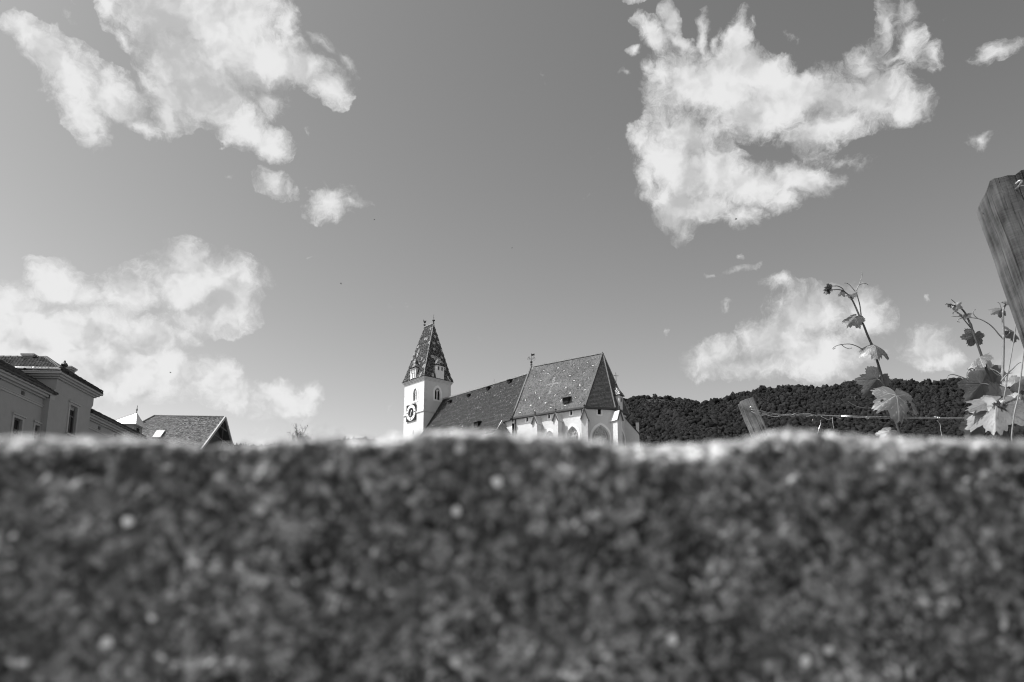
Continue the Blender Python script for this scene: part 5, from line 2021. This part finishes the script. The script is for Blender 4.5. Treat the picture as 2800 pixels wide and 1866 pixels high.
def leaf(parent, P, tip, normal, size, droop=.35, fold=.25, mat='leaf', seed=0, petiole=None, wide=1.0, curl=.0, holes=()):
    """P: where the stalk meets the blade, tip: direction of the middle lobe, normal: upper side"""
    rg = np.random.default_rng(seed)
    tip = unit(tip)
    nr = unit(np.asarray(normal, float) - tip * np.dot(normal, tip))
    sd = np.cross(tip, nr)
    nt, nr_ = 132, 15
    th = np.linspace(-math.pi, math.pi, nt, endpoint=False)
    rad = leaf_radius(th) * (1 + .035 * rg.normal(0, 1, nt)) * size
    V, vein = [], []
    fr = np.linspace(0.0, 1.0, nr_ + 1)[1:]
    ph = rg.uniform(0, 6.28, 4)
    def lift(x, y):
        d2 = np.hypot(x, y) / size
        ang = np.arctan2(y, x)
        z = -droop * size * d2 ** 2 * .9 - fold * np.abs(y) * 1.0 + curl * y * d2
        z = z + .035 * size * np.sin(ang * 5 + ph[0]) * d2 ** 1.5 + .05 * size * np.sin(ang * 2.3 + ph[1]) * d2 ** 2
        z = z + .02 * size * np.sin(x / size * 9 + ph[2]) * np.sin(y / size * 8 + ph[3]) * d2
        return z
    def veinness(x, y):
        best = np.full(x.shape, 9.0)
        for a, h, w in LOBES:
            ca, sa = math.cos(a), math.sin(a)
            al, ac = x * ca + y * sa, np.abs(-x * sa + y * ca)
            ok = (al > 0) & (al < h * size)
            wd = .016 * size * (1.15 - al / (h * size))
            best = np.where(ok, np.minimum(best, ac / np.maximum(wd, 1e-5)), best)
            for k in range(1, 6):
                s0_ = h * size * (.12 + .15 * k)
                for sg in (-1, 1):
                    dx, dy = al - s0_, (-x * sa + y * ca) * sg
                    c2, s2 = math.cos(.72), math.sin(.72)
                    l2, a2 = dx * c2 + dy * s2, np.abs(-dx * s2 + dy * c2)
                    ok2 = (l2 > 0) & (l2 < .34 * size * (1.1 - .12 * k))
                    best = np.where(ok2, np.minimum(best, a2 / (.0065 * size)), best)
        return np.clip(1.35 - best, 0, 1)
    xs_, ys_ = [np.zeros(1)], [np.zeros(1)]
    for f in fr:
        xs_.append(np.cos(th) * rad * f * 1.0)
        ys_.append(np.sin(th) * rad * f * wide)
    x, y = np.concatenate(xs_), np.concatenate(ys_)
    z = lift(x, y)
    vn_ = veinness(x, y / wide)
    z = z - .010 * size * vn_
    P = np.asarray(P, float)
    W3 = P + x[:, None] * tip + y[:, None] * sd + z[:, None] * nr
    faces = [(0, 1 + i, 1 + (i + 1) % nt) for i in range(nt)]
    for j in range(nr_ - 1):
        a0, b0 = 1 + j * nt, 1 + (j + 1) * nt
        faces += [(a0 + i, b0 + i, b0 + (i + 1) % nt, a0 + (i + 1) % nt) for i in range(nt)]
    if holes:
        def gone(f):
            cx, cy = np.mean(x[list(f)]) / size, np.mean(y[list(f)]) / size
            return any(((cx - hx) / ra) ** 2 + ((cy - hy) / rb) ** 2 < 1 + .3 * math.sin(7 * math.atan2(cy - hy, cx - hx)) for hx, hy, ra, rb in holes)
        faces = [f for f in faces if not gone(f)]
    me = bpy.data.meshes.new('leaf')
    me.from_pydata([tuple(q) for q in W3], [], faces)
    at_ = me.attributes.new('vein', 'FLOAT', 'POINT')
    at_.data.foreach_set('value', vn_.astype(np.float32))
    for pg in me.polygons:
        pg.use_smooth = True
    me.materials.append(M[mat])
    o = link('leaf', me, parent)
    if petiole is not None:
        pm = MB()
        pth = smooth_path([P - nr * .001, (P + np.asarray(petiole)) / 2 - nr * .0 + UP * .003, np.asarray(petiole)])
        pm.tube(pth, .0014, 6)
        pm.build('leaf_stalk', M['stem'], o, smooth=True)
    return o


def shoot(name, label, base_xy):
    return thing(name, label, 'vine', (base_xy[0], base_xy[1], 0.0), 'vine shoots')


def tendril(parent, pts, Y, r=.0012, mat='tendril', dY=None):
    m = MB()
    P = px_path(pts, Y, dY)
    k = len(P)
    m.tube(P, [r * (1 - .45 * i / (k - 1)) for i in range(k)], 6)
    return m.build('tendril', M[mat], parent, smooth=True)


def stem(parent, pts, Y, r0, r1, mat='stem', nodes=(), to_ground=True, name='stem'):
    P = px_path(pts, Y)
    if to_ground:
        d = P[0]
        P = [np.array([d[0] + .06, d[1] + .05, -.2]), np.array([d[0] + .04, d[1] + .03, d[2] * .5])] + P
    k = len(P)
    rad = [r0 + (r1 - r0) * i / (k - 1) for i in range(k)]
    for nx, ny in nodes:
        q = at(nx, ny, Y)
        i = int(np.argmin([np.linalg.norm(p - q) for p in P]))
        rad[i] *= 1.5
    m = MB()
    m.tube(P, rad, 8)
    return m.build(name, M[mat], parent, smooth=True)


def bud(parent, px, py, Y, size, mat, seed, n=5, aim=(0, 0, 1)):
    """tight cluster of tiny folded leaves"""
    rg = np.random.default_rng(seed)
    c = at(px, py, Y)
    for i in range(n):
        d = unit(np.asarray(aim, float) + rg.normal(0, .45, 3))
        leaf(parent, c + rg.normal(0, size * .18, 3), d, unit(rg.normal(0, 1, 3)), size * rg.uniform(.7, 1.2), .5, .7, mat, seed * 10 + i)


VY = 2.0
za = lambda x, y: (2240 + x / 8.711, 740 + y / 8.711)
zb_ = lambda x, y: (2260 + x / 4.9, 900 + y / 4.9)
zc = lambda x, y: (2560 + x / 3.5625, 780 + y / 3.5625)
pxm = lambda d, Y: d * Y / 2130.0                     # pixels -> metres at depth Y
LEFT, RIGHT, TOWARD, AWAY, DOWN = np.array([-1., 0, 0]), np.array([1., 0, 0]), np.array([0, -1., 0]), np.array([0, 1., 0]), -UP

# --- first shoot: tall single stem between the church and the right-hand group
v1 = shoot('vine_shoot', 'tall single vine shoot with four leaves and curling tip, left of the other shoots', at(2470, 1215, VY))
stem(v1, [(2478, 1235), (2462, 1190), (2440, 1120), (2425, 1075), (2404, 1005), (2384, 945)] + [za(1150, 1540), za(1065, 1320), za(985, 1150), za(905, 960), za(835, 800), za(770, 680), za(690, 580), za(620, 520), za(550, 475), za(440, 455), za(350, 460), za(290, 455)], VY, .0040, .0010, nodes=(za(985, 1150), za(775, 680), (2384, 945), (2425, 1078)))
tendril(v1, [za(600, 500), za(540, 420), za(440, 372), za(350, 372), za(275, 375), za(248, 352), za(262, 335), za(288, 336)], VY, .0013, 'stem')
tendril(v1, [za(860, 500), za(800, 430), za(730, 350), za(660, 305), za(585, 300)], VY, .0011)
tendril(v1, [za(890, 490), za(905, 430), za(950, 350), za(1020, 320), za(1090, 312), za(1140, 325), za(1170, 350)], VY, .0013)
tendril(v1, [za(950, 350), za(975, 270), za(1010, 170), za(1022, 100), za(1012, 35)], VY, .0010)
tendril(v1, [za(1000, 1130), za(990, 1000), za(968, 830), za(930, 680), za(895, 555), za(888, 500)], VY, .0018, 'stem')
bud(v1, *za(235, 445), VY, pxm(14, VY), 'leaf', 31, 7, (-1, 0, .1))
leaf(v1, at(*za(520, 495), VY), (-.7, -.2, -.75), (-.5, -.6, .5), pxm(17, VY), .3, .8, 'leaf', 41)
leaf(v1, at(*za(700, 565), VY), (-.95, -.3, -.3), (0, -.5, .8), pxm(14, VY), .3, .6, 'leaf', 42)
leaf(v1, at(*za(770, 565), VY), (.9, -.2, .45), (-.2, -.6, .8), pxm(17, VY), .1, .8, 'leaf', 43)
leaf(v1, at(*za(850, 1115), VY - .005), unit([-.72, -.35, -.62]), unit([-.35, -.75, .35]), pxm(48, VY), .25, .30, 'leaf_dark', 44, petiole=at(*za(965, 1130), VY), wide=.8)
leaf(v1, at(*zb_(640, 222), VY - .02), unit([-.12, -.72, -.62]), unit([.0, -.45, .9]), pxm(50, VY), .55, .28, 'leaf', 45, petiole=at(2386, 950, VY), wide=1.08)
tendril(v1, [zb_(480, 272), zb_(400, 228), zb_(310, 202), zb_(200, 208), zb_(130, 228), zb_(88, 255), zb_(92, 270), zb_(112, 262), zb_(118, 250)], VY, .0013)
tendril(v1, [zb_(200, 210), zb_(245, 245), zb_(300, 265), zb_(332, 262), zb_(340, 248)], VY, .0009, 'stem')
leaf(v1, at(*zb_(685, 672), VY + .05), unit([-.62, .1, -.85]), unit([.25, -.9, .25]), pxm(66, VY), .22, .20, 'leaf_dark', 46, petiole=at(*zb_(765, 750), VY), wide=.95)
leaf(v1, at(*zb_(932, 885), VY - .05), unit([-.10, -.48, -.85]), unit([.05, -.80, .55]), pxm(84, VY), .28, .16, 'leaf', 47, petiole=at(*zb_(850, 820), VY), wide=1.0, holes=((.30, -.42, .20, .085), (.18, .42, .05, .045)))
leaf(v1, at(2432, 1180, VY + .03), unit([-.8, -.2, -.6]), unit([0, -.7, .7]), pxm(40, VY), .3, .2, 'leaf', 48)
tendril(v1, [zb_(700, 1072), zb_(600, 1062), zb_(500, 1058), zb_(400, 1035), zb_(330, 1000), zb_(288, 975)], VY, .0013)
tendril(v1, [zb_(560, 1058), zb_(470, 1020), zb_(400, 970), zb_(380, 925), zb_(395, 900), zb_(428, 902)], VY, .0012, 'stem')

# --- second shoot: dark leaning stem of the right-hand group
VY2 = 1.85
v2 = shoot('vine_shoot', 'dark vine shoot leaning left with small pale tip leaves, beside the tall post', at(2720, 1200, VY2))
stem(v2, [zc(600, 1120), zc(570, 1040), zc(545, 970), zc(470, 765), zc(435, 670), zc(400, 570), zc(335, 390), zc(292, 292), zc(260, 245), zc(222, 212), zc(160, 195), zc(100, 185)], VY2, .0042, .0012, nodes=(zc(470, 765), zc(335, 395)))
leaf(v2, at(*zc(180, 205), VY2), unit([.6, -.3, .5]), unit([-.2, -.8, .5]), pxm(22, VY2), .2, .3, 'leaf_pale', 51)
leaf(v2, at(*zc(185, 200), VY2), unit([.2, -.3, -.7]), unit([-.3, -.8, .3]), pxm(14, VY2), .2, .3, 'leaf_pale', 52)
leaf(v2, at(*zc(280, 285), VY2), unit([.9, -.2, .3]), unit([-.2, -.7, .7]), pxm(20, VY2), .2, .5, 'leaf_pale', 53)
leaf(v2, at(*zc(130, 190), VY2), unit([-.9, -.2, .2]), unit([-.2, -.7, .7]), pxm(13, VY2), .2, .5, 'leaf', 54)
leaf(v2, at(*zc(240, 280), VY2), unit([-.8, -.2, .3]), unit([.2, -.7, .7]), pxm(12, VY2), .2, .5, 'leaf', 55)
tendril(v2, [zc(160, 200), zc(145, 185), zc(120, 185), zc(95, 178)], VY2, .0012, 'stem')
tendril(v2, [zc(190, 178), zc(165, 155), zc(142, 138)], VY2, .0012)
tendril(v2, [zc(335, 415), zc(290, 360), zc(250, 310), zc(215, 270), zc(180, 260), zc(163, 272), zc(166, 284)], VY2, .0014, 'stem')
tendril(v2, [zc(250, 320), zc(215, 335), zc(208, 355), zc(230, 362)], VY2, .0011)
leaf(v2, at(*zc(372, 488), VY2 + .02), unit([-.30, .25, -.85]), unit([.05, -.9, .35]), pxm(34, VY2), .2, .12, 'leaf_dark', 56, petiole=at(*zc(368, 480), VY2), wide=1.25)
leaf(v2, at(*zc(420, 700), VY2 - .02), unit([-.86, -.10, -.50]), unit([-.40, -.25, .85]), pxm(54, VY2), .35, .45, 'leaf', 57, petiole=at(*zc(470, 745), VY2), wide=.75)
leaf(v2, at(*zc(430, 700), VY2 - .01), unit([.84, -.05, .54]), unit([-.5, -.25, .8]), pxm(30, VY2), .15, .5, 'leaf', 58, wide=.55)
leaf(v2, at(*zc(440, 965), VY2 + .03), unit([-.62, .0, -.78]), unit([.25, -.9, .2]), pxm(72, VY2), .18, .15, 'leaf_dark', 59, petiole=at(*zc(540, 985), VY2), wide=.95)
tendril(v2, [zc(320, 935), zc(270, 905), zc(200, 880), zc(150, 870), zc(115, 885), zc(100, 915)], VY2, .0014)
tendril(v2, [zc(318, 930), zc(298, 890), zc(305, 840), zc(335, 815), zc(365, 818), zc(380, 838)], VY2, .0013)
# --- the pale cluster at the foot of the group
leaf(v2, at(*zc(590, 1175), VY2 - .10), unit([-.40, -.45, -.85]), unit([-.45, -.70, .55]), pxm(96, VY2), .12, .34, 'leaf_pale', 61, petiole=at(*zc(640, 1130), VY2), wide=1.05)
leaf(v2, at(*zc(560, 1125), VY2 - .07), unit([-.93, -.2, -.28]), unit([-.25, -.72, .62]), pxm(86, VY2), .12, .25, 'leaf_pale', 62, petiole=at(*zc(620, 1130), VY2), wide=.75)
leaf(v2, at(*zc(600, 1050), VY2 - .03), unit([-.55, -.3, .6]), unit([-.3, -.8, .5]), pxm(38, VY2), .2, .15, 'leaf_pale', 63, wide=1.1)
leaf(v2, at(*zc(390, 1360), VY2 + .04), unit([-.45, .1, -.85]), unit([.2, -.9, .3]), pxm(52, VY2), .2, .2, 'leaf_dark', 64)
bud(v2, *zc(620, 1190), VY2 - .10, pxm(16, VY2), 'leaf', 65, 6, (.1, -.5, -.4))
for i, (x, y, dx, dz, s) in enumerate(((710, 1310, .95, .1, 26), (660, 1420, -.6, -.6, 34), (705, 1450, .15, -1, 40), (690, 1330, .4, -.7, 24), (620, 1410, -.9, -.2, 24))):
    leaf(v2, at(*zc(x, y), VY2 - .10), unit([dx, -.3, dz]), unit([-.2, -.8, .5]), pxm(s, VY2), .3, .5, 'leaf_pale', 70 + i, wide=.8)

# --- third shoot: upright pale stem by the post
VY3 = 1.95
v3 = shoot('vine_shoot', 'upright pale vine shoot with dark leaves, closest to the tall post', at(2745, 1200, VY3))
stem(v3, [zc(680, 1120), zc(660, 1010), zc(655, 970), zc(648, 860), zc(652, 700), zc(655, 560), zc(656, 480), zc(650, 350), zc(650, 265), zc(662, 215), zc(690, 180), zc(720, 165)], VY3, .0042, .0022, 'stem_pale', nodes=(zc(655, 515), zc(648, 860), zc(650, 262)))
tendril(v3, [zc(650, 520), zc(610, 480), zc(560, 420), zc(500, 370), zc(420, 330), zc(330, 316), zc(230, 308), zc(152, 302)], VY3, .0017, 'stem_pale')
tendril(v3, [zc(408, 328), zc(375, 300), zc(360, 270), zc(368, 245), zc(388, 240)], VY3, .0011)
leaf(v3, at(*zc(625, 240), VY3), unit([-.85, -.2, -.25]), unit([-.2, -.85, .4]), pxm(32, VY3), .25, .35, 'leaf_dark', 81, petiole=at(*zc(645, 262), VY3), wide=.9)
leaf(v3, at(*zc(700, 160), VY3), unit([.95, .1, .05]), unit([-.1, -.8, .5]), pxm(16, VY3), .2, .4, 'leaf_dark', 82)
leaf(v3, at(*zc(690, 165), VY3 - .01), unit([-.8, -.3, .1]), unit([-.2, -.6, .8]), pxm(17, VY3), .2, .5, 'leaf_pale', 83)
tendril(v3, [zc(640, 240), zc(625, 205), zc(618, 180), zc(596, 166)], VY3, .0010)
leaf(v3, at(*zc(725, 455), VY3 + .02), unit([.90, .2, -.35]), unit([-.1, -.85, .4]), pxm(42, VY3), .2, .25, 'leaf_dark', 84, petiole=at(*zc(668, 515), VY3), wide=.85)
tendril(v3, [zc(668, 510), zc(690, 490), zc(715, 465), zc(710, 450), zc(680, 445)], VY3, .0016, 'stem_pale')
leaf(v3, at(*zc(530, 815), VY3 + .03), unit([-.55, .1, -.75]), unit([.2, -.9, .3]), pxm(46, VY3), .2, .2, 'leaf_dark', 85, petiole=at(*zc(640, 880), VY3), wide=1.0)
leaf(v3, at(*zc(600, 830), VY3 + .05), unit([.65, .2, .55]), unit([0, -.9, .3]), pxm(32, VY3), .2, .2, 'leaf_dark', 86, wide=1.1)
leaf(v3, at(*zc(590, 900), VY3 + .04), unit([-.1, .1, -.95]), unit([.1, -.9, .3]), pxm(30, VY3), .2, .2, 'leaf_dark', 89, wide=1.3)
tendril(v3, [zc(630, 890), zc(575, 860), zc(530, 815)], VY3, .0014, 'stem_pale')
leaf(v3, at(*zc(700, 1005), VY3 - .02), unit([.80, -.2, -.5]), unit([.1, -.6, .75]), pxm(62, VY3), .3, .2, 'leaf_dark', 87, wide=1.0)
leaf(v3, at(*zc(690, 1150), VY3 - .03), unit([.55, -.25, -.75]), unit([.15, -.85, .4]), pxm(98, VY3), .2, .15, 'leaf', 88, wide=1.0)
for i, (x, y, dx, dz, s, mt) in enumerate(((770, 1060, .7, -.5, 60, 'leaf_dark'), (800, 1240, .5, -.8, 70, 'leaf'), (470, 1040, -.7, -.5, 46, 'leaf_dark'), (760, 960, .6, .4, 44, 'leaf_dark'), (640, 1300, .3, -.9, 50, 'leaf'), (830, 1120, -.3, -.9, 60, 'leaf'))):
    leaf(v3, at(*zc(x, y), VY3 + .03 - .02 * i), unit([dx, -.2, dz]), unit([.1 - .1 * i, -.85, .45]), pxm(s, VY3), .3, .3, mt, 90 + i, wide=.95)
# --- two thin bare canes crossing the group
v4 = shoot('vine_cane', 'thin bare cane rising behind the upright shoot to the post', at(2750, 1200, 1.75))
stem(v4, [zc(660, 1100), zc(678, 1000), zc(695, 880), zc(722, 730), zc(760, 500), zc(792, 270)], 1.75, .0016, .0013, 'stem_pale', name='cane')
tendril(v4, [zc(630, 940), zc(680, 880), zc(740, 820), zc(790, 770), zc(825, 752)], 1.75, .0016, 'stem_pale')
tendril(v4, [zc(680, 858), zc(710, 860), zc(742, 855)], 1.75, .0012, 'stem_pale')
v5 = shoot('vine_cane', 'thin bare cane at the right edge in front of the pale leaves', at(2770, 1200, 1.65))
stem(v5, [zc(735, 1480), zc(745, 1370), zc(765, 1230), zc(800, 1080), zc(828, 860), zc(858, 620), zc(890, 400)], 1.65, .0017, .0014, 'stem_pale', name='cane')
v4['category'] = v5['category'] = 'cane'
v4['group'] = v5['group'] = 'bare vine canes'

# ------------------------------------------------------------------ insects in the air
M['insect'] = material('insect', 0.015, 0.5, 0.1, 50.0)
M['insect_wing'] = material('insect_wing', 0.06, 0.4, 0.1, 50.0)
for px, py, Y, ang, lab in ((2012.5, 599, 1.6, -55, 'tiny dark insect with spread wings in front of the upper right cloud'), (1023.5, 601, 1.6, 35, 'tiny dark insect high in the clear sky left of centre'), (932, 775.5, 1.6, 15, 'tiny dark insect in the sky upper left of the tower'),
                            (1400, 678, 1.6, 80, 'tiny dark insect in the sky above the nave'), (466, 1019, 1.6, 70, 'tiny dark insect in front of the left cloud bank'), (2688, 585, 1.5, 30, 'tiny dark insect beside the tall post')):
    c = at(px, py, Y)
    ins = thing('flying_insect', lab, 'insect', c, 'flying insects')
    d = np.array([math.cos(math.radians(ang)), .2, math.sin(math.radians(ang))])
    s = np.array([-d[2], .3, d[0]])
    k = 1.0 if px > 1900 else .8
    m = MB()
    m.tube([c + d * t * .0022 * k for t in (-1, -.7, -.2, .3, .45, .8, 1.0)], [r * k for r in (.0001, .0006, .0008, .0007, .0004, .0006, .0002)], 6)
    m.build('body', M['insect'], ins, smooth=True)
    for sg in (-1, 1):
        m = MB()
        q = [c + d * .0004, c + s * sg * .0018 * k + d * .0012, c + s * sg * .0034 * k + d * .0006, c + s * sg * .0030 * k - d * .0004, c + s * sg * .0012 * k - d * .0004]
        m.hexa(q, [x + np.array([0, .00005, 0]) for x in q])
        m.build('wing', M['insect_wing'], ins, fix=False)

# ------------------------------------------------------------------ rough stone wall close in front of the lens
WY = 0.165
WK = WY / 0.300                                      # everything below was sized for 0.3 m
RIM = [(-900, 1200), (0, 1203), (119, 1202), (196, 1201), (268, 1196), (333, 1194), (417, 1204), (464, 1210), (565, 1217), (655, 1215), (744, 1212), (893, 1209), (1012, 1209), (1101, 1203), (1161, 1196), (1250, 1188), (1369, 1188), (1460, 1196), (1578, 1201), (1668, 1212), (1757, 1221), (1816, 1220), (1906, 1215), (1965, 1212), (2025, 1207), (2084, 1198), (2144, 1188), (2233, 1187), (2411, 1187), (2530, 1193), (2650, 1203), (2800, 1206), (3700, 1200)]
LIP = [(-900, 1235), (0, 1246), (150, 1240), (300, 1232), (420, 1220), (565, 1226), (744, 1222), (893, 1218), (1012, 1226), (1101, 1226), (1161, 1208), (1250, 1200), (1369, 1202), (1460, 1210), (1578, 1214), (1668, 1232), (1740, 1266), (1830, 1290), (1906, 1287), (1990, 1266), (2084, 1228), (2144, 1212), (2233, 1212), (2330, 1228), (2450, 1262), (2530, 1230), (2650, 1228), (2800, 1234), (3700, 1230)]
WTURN = 82.0                                         # the wall runs slightly away to the right
TW = math.tan(math.radians(90 - WTURN))
rimp = np.array([hit(np.array([0, WY + .012 * WK, 0]), WTURN, x, y) for x, y in RIM])
lipp = np.array([hit(np.array([0, WY, 0]), WTURN, x, y) for x, y in LIP])
fine = np.arange(-.26, .26, .0011) * WK
coarse = np.concatenate([-np.geomspace(.262 * WK, 4.5, 60)[::-1], fine, np.geomspace(.262 * WK, 4.5, 60)])
ztop = np.interp(coarse, rimp[:, 0], rimp[:, 2])
zlip = np.minimum(np.interp(coarse, lipp[:, 0], lipp[:, 2]), ztop - .0012 * WK)
zlow = CAM_H - .05 * WK
rows = []
for z in np.concatenate([np.linspace(-.3, zlow - .03 * WK, 16)[:-1], np.linspace(zlow - .03 * WK, zlow, 12)]):
    rows.append(np.stack([coarse, np.full_like(coarse, WY), np.full_like(coarse, z)], -1))
for f in np.linspace(0, 1, 100)[1:]:
    rows.append(np.stack([coarse, np.full_like(coarse, WY), zlow + (zlip - zlow) * f], -1))
h = ztop - zlip
for f in np.linspace(0, 1, 20)[1:]:
    a = f * math.pi / 2
    rows.append(np.stack([coarse, WY + (h * 1.25 + .002 * WK) * (1 - math.cos(a)), zlip + h * math.sin(a)], -1))
for f in np.concatenate([np.linspace(0, .12, 30)[1:], np.linspace(.13, .38, 14)]):
    rows.append(np.stack([coarse, WY + h * 1.25 + .002 * WK + f, ztop - .05 * f - .0], -1))
yb = rows[-1][:, 1]
for z in (1.0, .5, -.3):
    rows.append(np.stack([coarse, yb + .02, np.full_like(coarse, z)], -1))
G = np.stack(rows)
G[..., 1] += TW * np.clip(G[..., 0], -.6, 2.0)
#                                  # rows x cols x 3
du = np.gradient(G, axis=1)
dv = np.gradient(G, axis=0)
Nn = np.cross(du, dv)
Nn /= np.linalg.norm(Nn, axis=-1, keepdims=True) + 1e-12
if Nn[30, 300, 1] > 0:
    Nn = -Nn
Q = G.reshape(-1, 3)
S = Q / WK
disp = .0022 * fbm(S * 28.0, 2, .5, 1) + .0008 * fbm(S * 130.0, 3, .6, 2) + .0009 * fbm(S * 380.0, 2, .6, 3)
pits = np.clip(fbm(S * 150.0 + 4.0, 2, .5, 7) - .25, 0, 1)
disp -= .0045 * pits
knob = np.clip(fbm(S * 260.0 + 9.0, 2, .5, 8) - .40, 0, 1)
disp += .0035 * knob
disp = disp * WK
G2 = (Q + Nn.reshape(-1, 3) * disp[:, None])
nr_w, nc_w = G.shape[:2]
fi = (np.arange(nr_w - 1)[:, None] * nc_w + np.arange(nc_w - 1)[None, :]).ravel()
quads = np.stack([fi, fi + 1, fi + nc_w + 1, fi + nc_w], -1)
me = bpy.data.meshes.new('stone_wall')
me.vertices.add(len(G2))
me.vertices.foreach_set('co', G2.ravel())
me.loops.add(quads.size)
me.loops.foreach_set('vertex_index', quads.ravel().astype(np.int32))
me.polygons.add(len(quads))
me.polygons.foreach_set('loop_start', (np.arange(len(quads)) * 4).astype(np.int32))
me.update(calc_edges=True)
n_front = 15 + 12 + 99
sun_paint_v = np.zeros((nr_w, nc_w), np.float32)
sun_paint_v[n_front - 2:] = .5
sun_paint_v[n_front + 3:] = 1.0
ca_ = me.attributes.new('cap', 'FLOAT', 'POINT')  # marks the rim and top rows whose colour carries painted sunlight
ca_.data.foreach_set('value', sun_paint_v.ravel())

m = bpy.data.materials.new('rough_stone')
m.use_nodes = True
t = m.node_tree
N = NT(t)
p = t.nodes['Principled BSDF']
co = N.n('ShaderNodeTexCoord').outputs['Object']
def cells(sc):
    vo = N.n('ShaderNodeTexVoronoi', feature='F1')
    t.links.new(N.v('ADD', co, N.v('SCALE', N.noise(co, sc * .9, 2.0, .5, color=True), scale=.5 / sc)), vo.inputs['Vector'])
    vo.inputs['Scale'].default_value = sc
    sp = N.n('ShaderNodeSeparateColor')
    t.links.new(vo.outputs['Color'], sp.inputs[0])
    return vo.outputs['Distance'], sp.outputs[0]


d1, g1 = cells(560.0 / WK)                            # mineral grains
d2, g2 = cells(230.0 / WK)                             # gravel bits
d3, g3 = cells(210.0 / WK)                            # a few white pebbles
a = N.noise(co, 40.0 / WK, 5.0, 0.6)
v = N.m('ADD', N.m('MULTIPLY', N.m('POWER', g1, 5.0), 0.34), N.m('ADD', N.m('MULTIPLY', N.m('POWER', g2, 3.5), 0.26), N.m('MULTIPLY', N.remap(a, .38, .66, 0.0, 1.0), 0.07)))
v = N.m('ADD', v, 0.012)
v = N.m('MULTIPLY', v, N.remap(N.noise(co, 13.0 / WK, 3.0, 0.6), 0.34, 0.66, 0.62, 1.10))     # damp and drier patches
grain = N.m('MULTIPLY', N.remap(d3, 0.35, 0.45, 1.0, 0.0, True), N.remap(g3, 0.985, 0.988, 0.0, 1.0))
sun_paint_a = N.n('ShaderNodeAttribute', attribute_name='cap').outputs['Fac']
sun_paint = N.remap(N.m('ADD', sun_paint_a, N.m('MULTIPLY', N.m('SUBTRACT', N.noise(co, 60.0 / WK, 4.0, .6), .5), 1.2)), .35, .75, 0.0, 1.0, True)
v = N.m('MULTIPLY', v, N.m('ADD', 1.0, N.m('MULTIPLY', sun_paint, 0.45)))      # sunlit look of rim and top painted into the albedo
v = N.m('ADD', v, N.m('MULTIPLY', sun_paint, .04))
mx = N.n('ShaderNodeMix', data_type='FLOAT')
N.put(mx.inputs[0], grain)
N.put(mx.inputs[2], v)
N.put(mx.inputs[3], 0.85)
cc = N.n('ShaderNodeCombineColor')
for i in range(3):
    t.links.new(mx.outputs[0], cc.inputs[i])
t.links.new(cc.outputs[0], p.inputs['Base Color'])
p.inputs['Roughness'].default_value = 0.85
p.inputs['Specular IOR Level'].default_value = 0.3
bn = N.n('ShaderNodeBump')
bn.inputs['Distance'].default_value = 0.0012 * WK
t.links.new(N.noise(co, 420.0 / WK, 4.0, 0.6), bn.inputs['Height'])
t.links.new(bn.outputs[0], p.inputs['Normal'])
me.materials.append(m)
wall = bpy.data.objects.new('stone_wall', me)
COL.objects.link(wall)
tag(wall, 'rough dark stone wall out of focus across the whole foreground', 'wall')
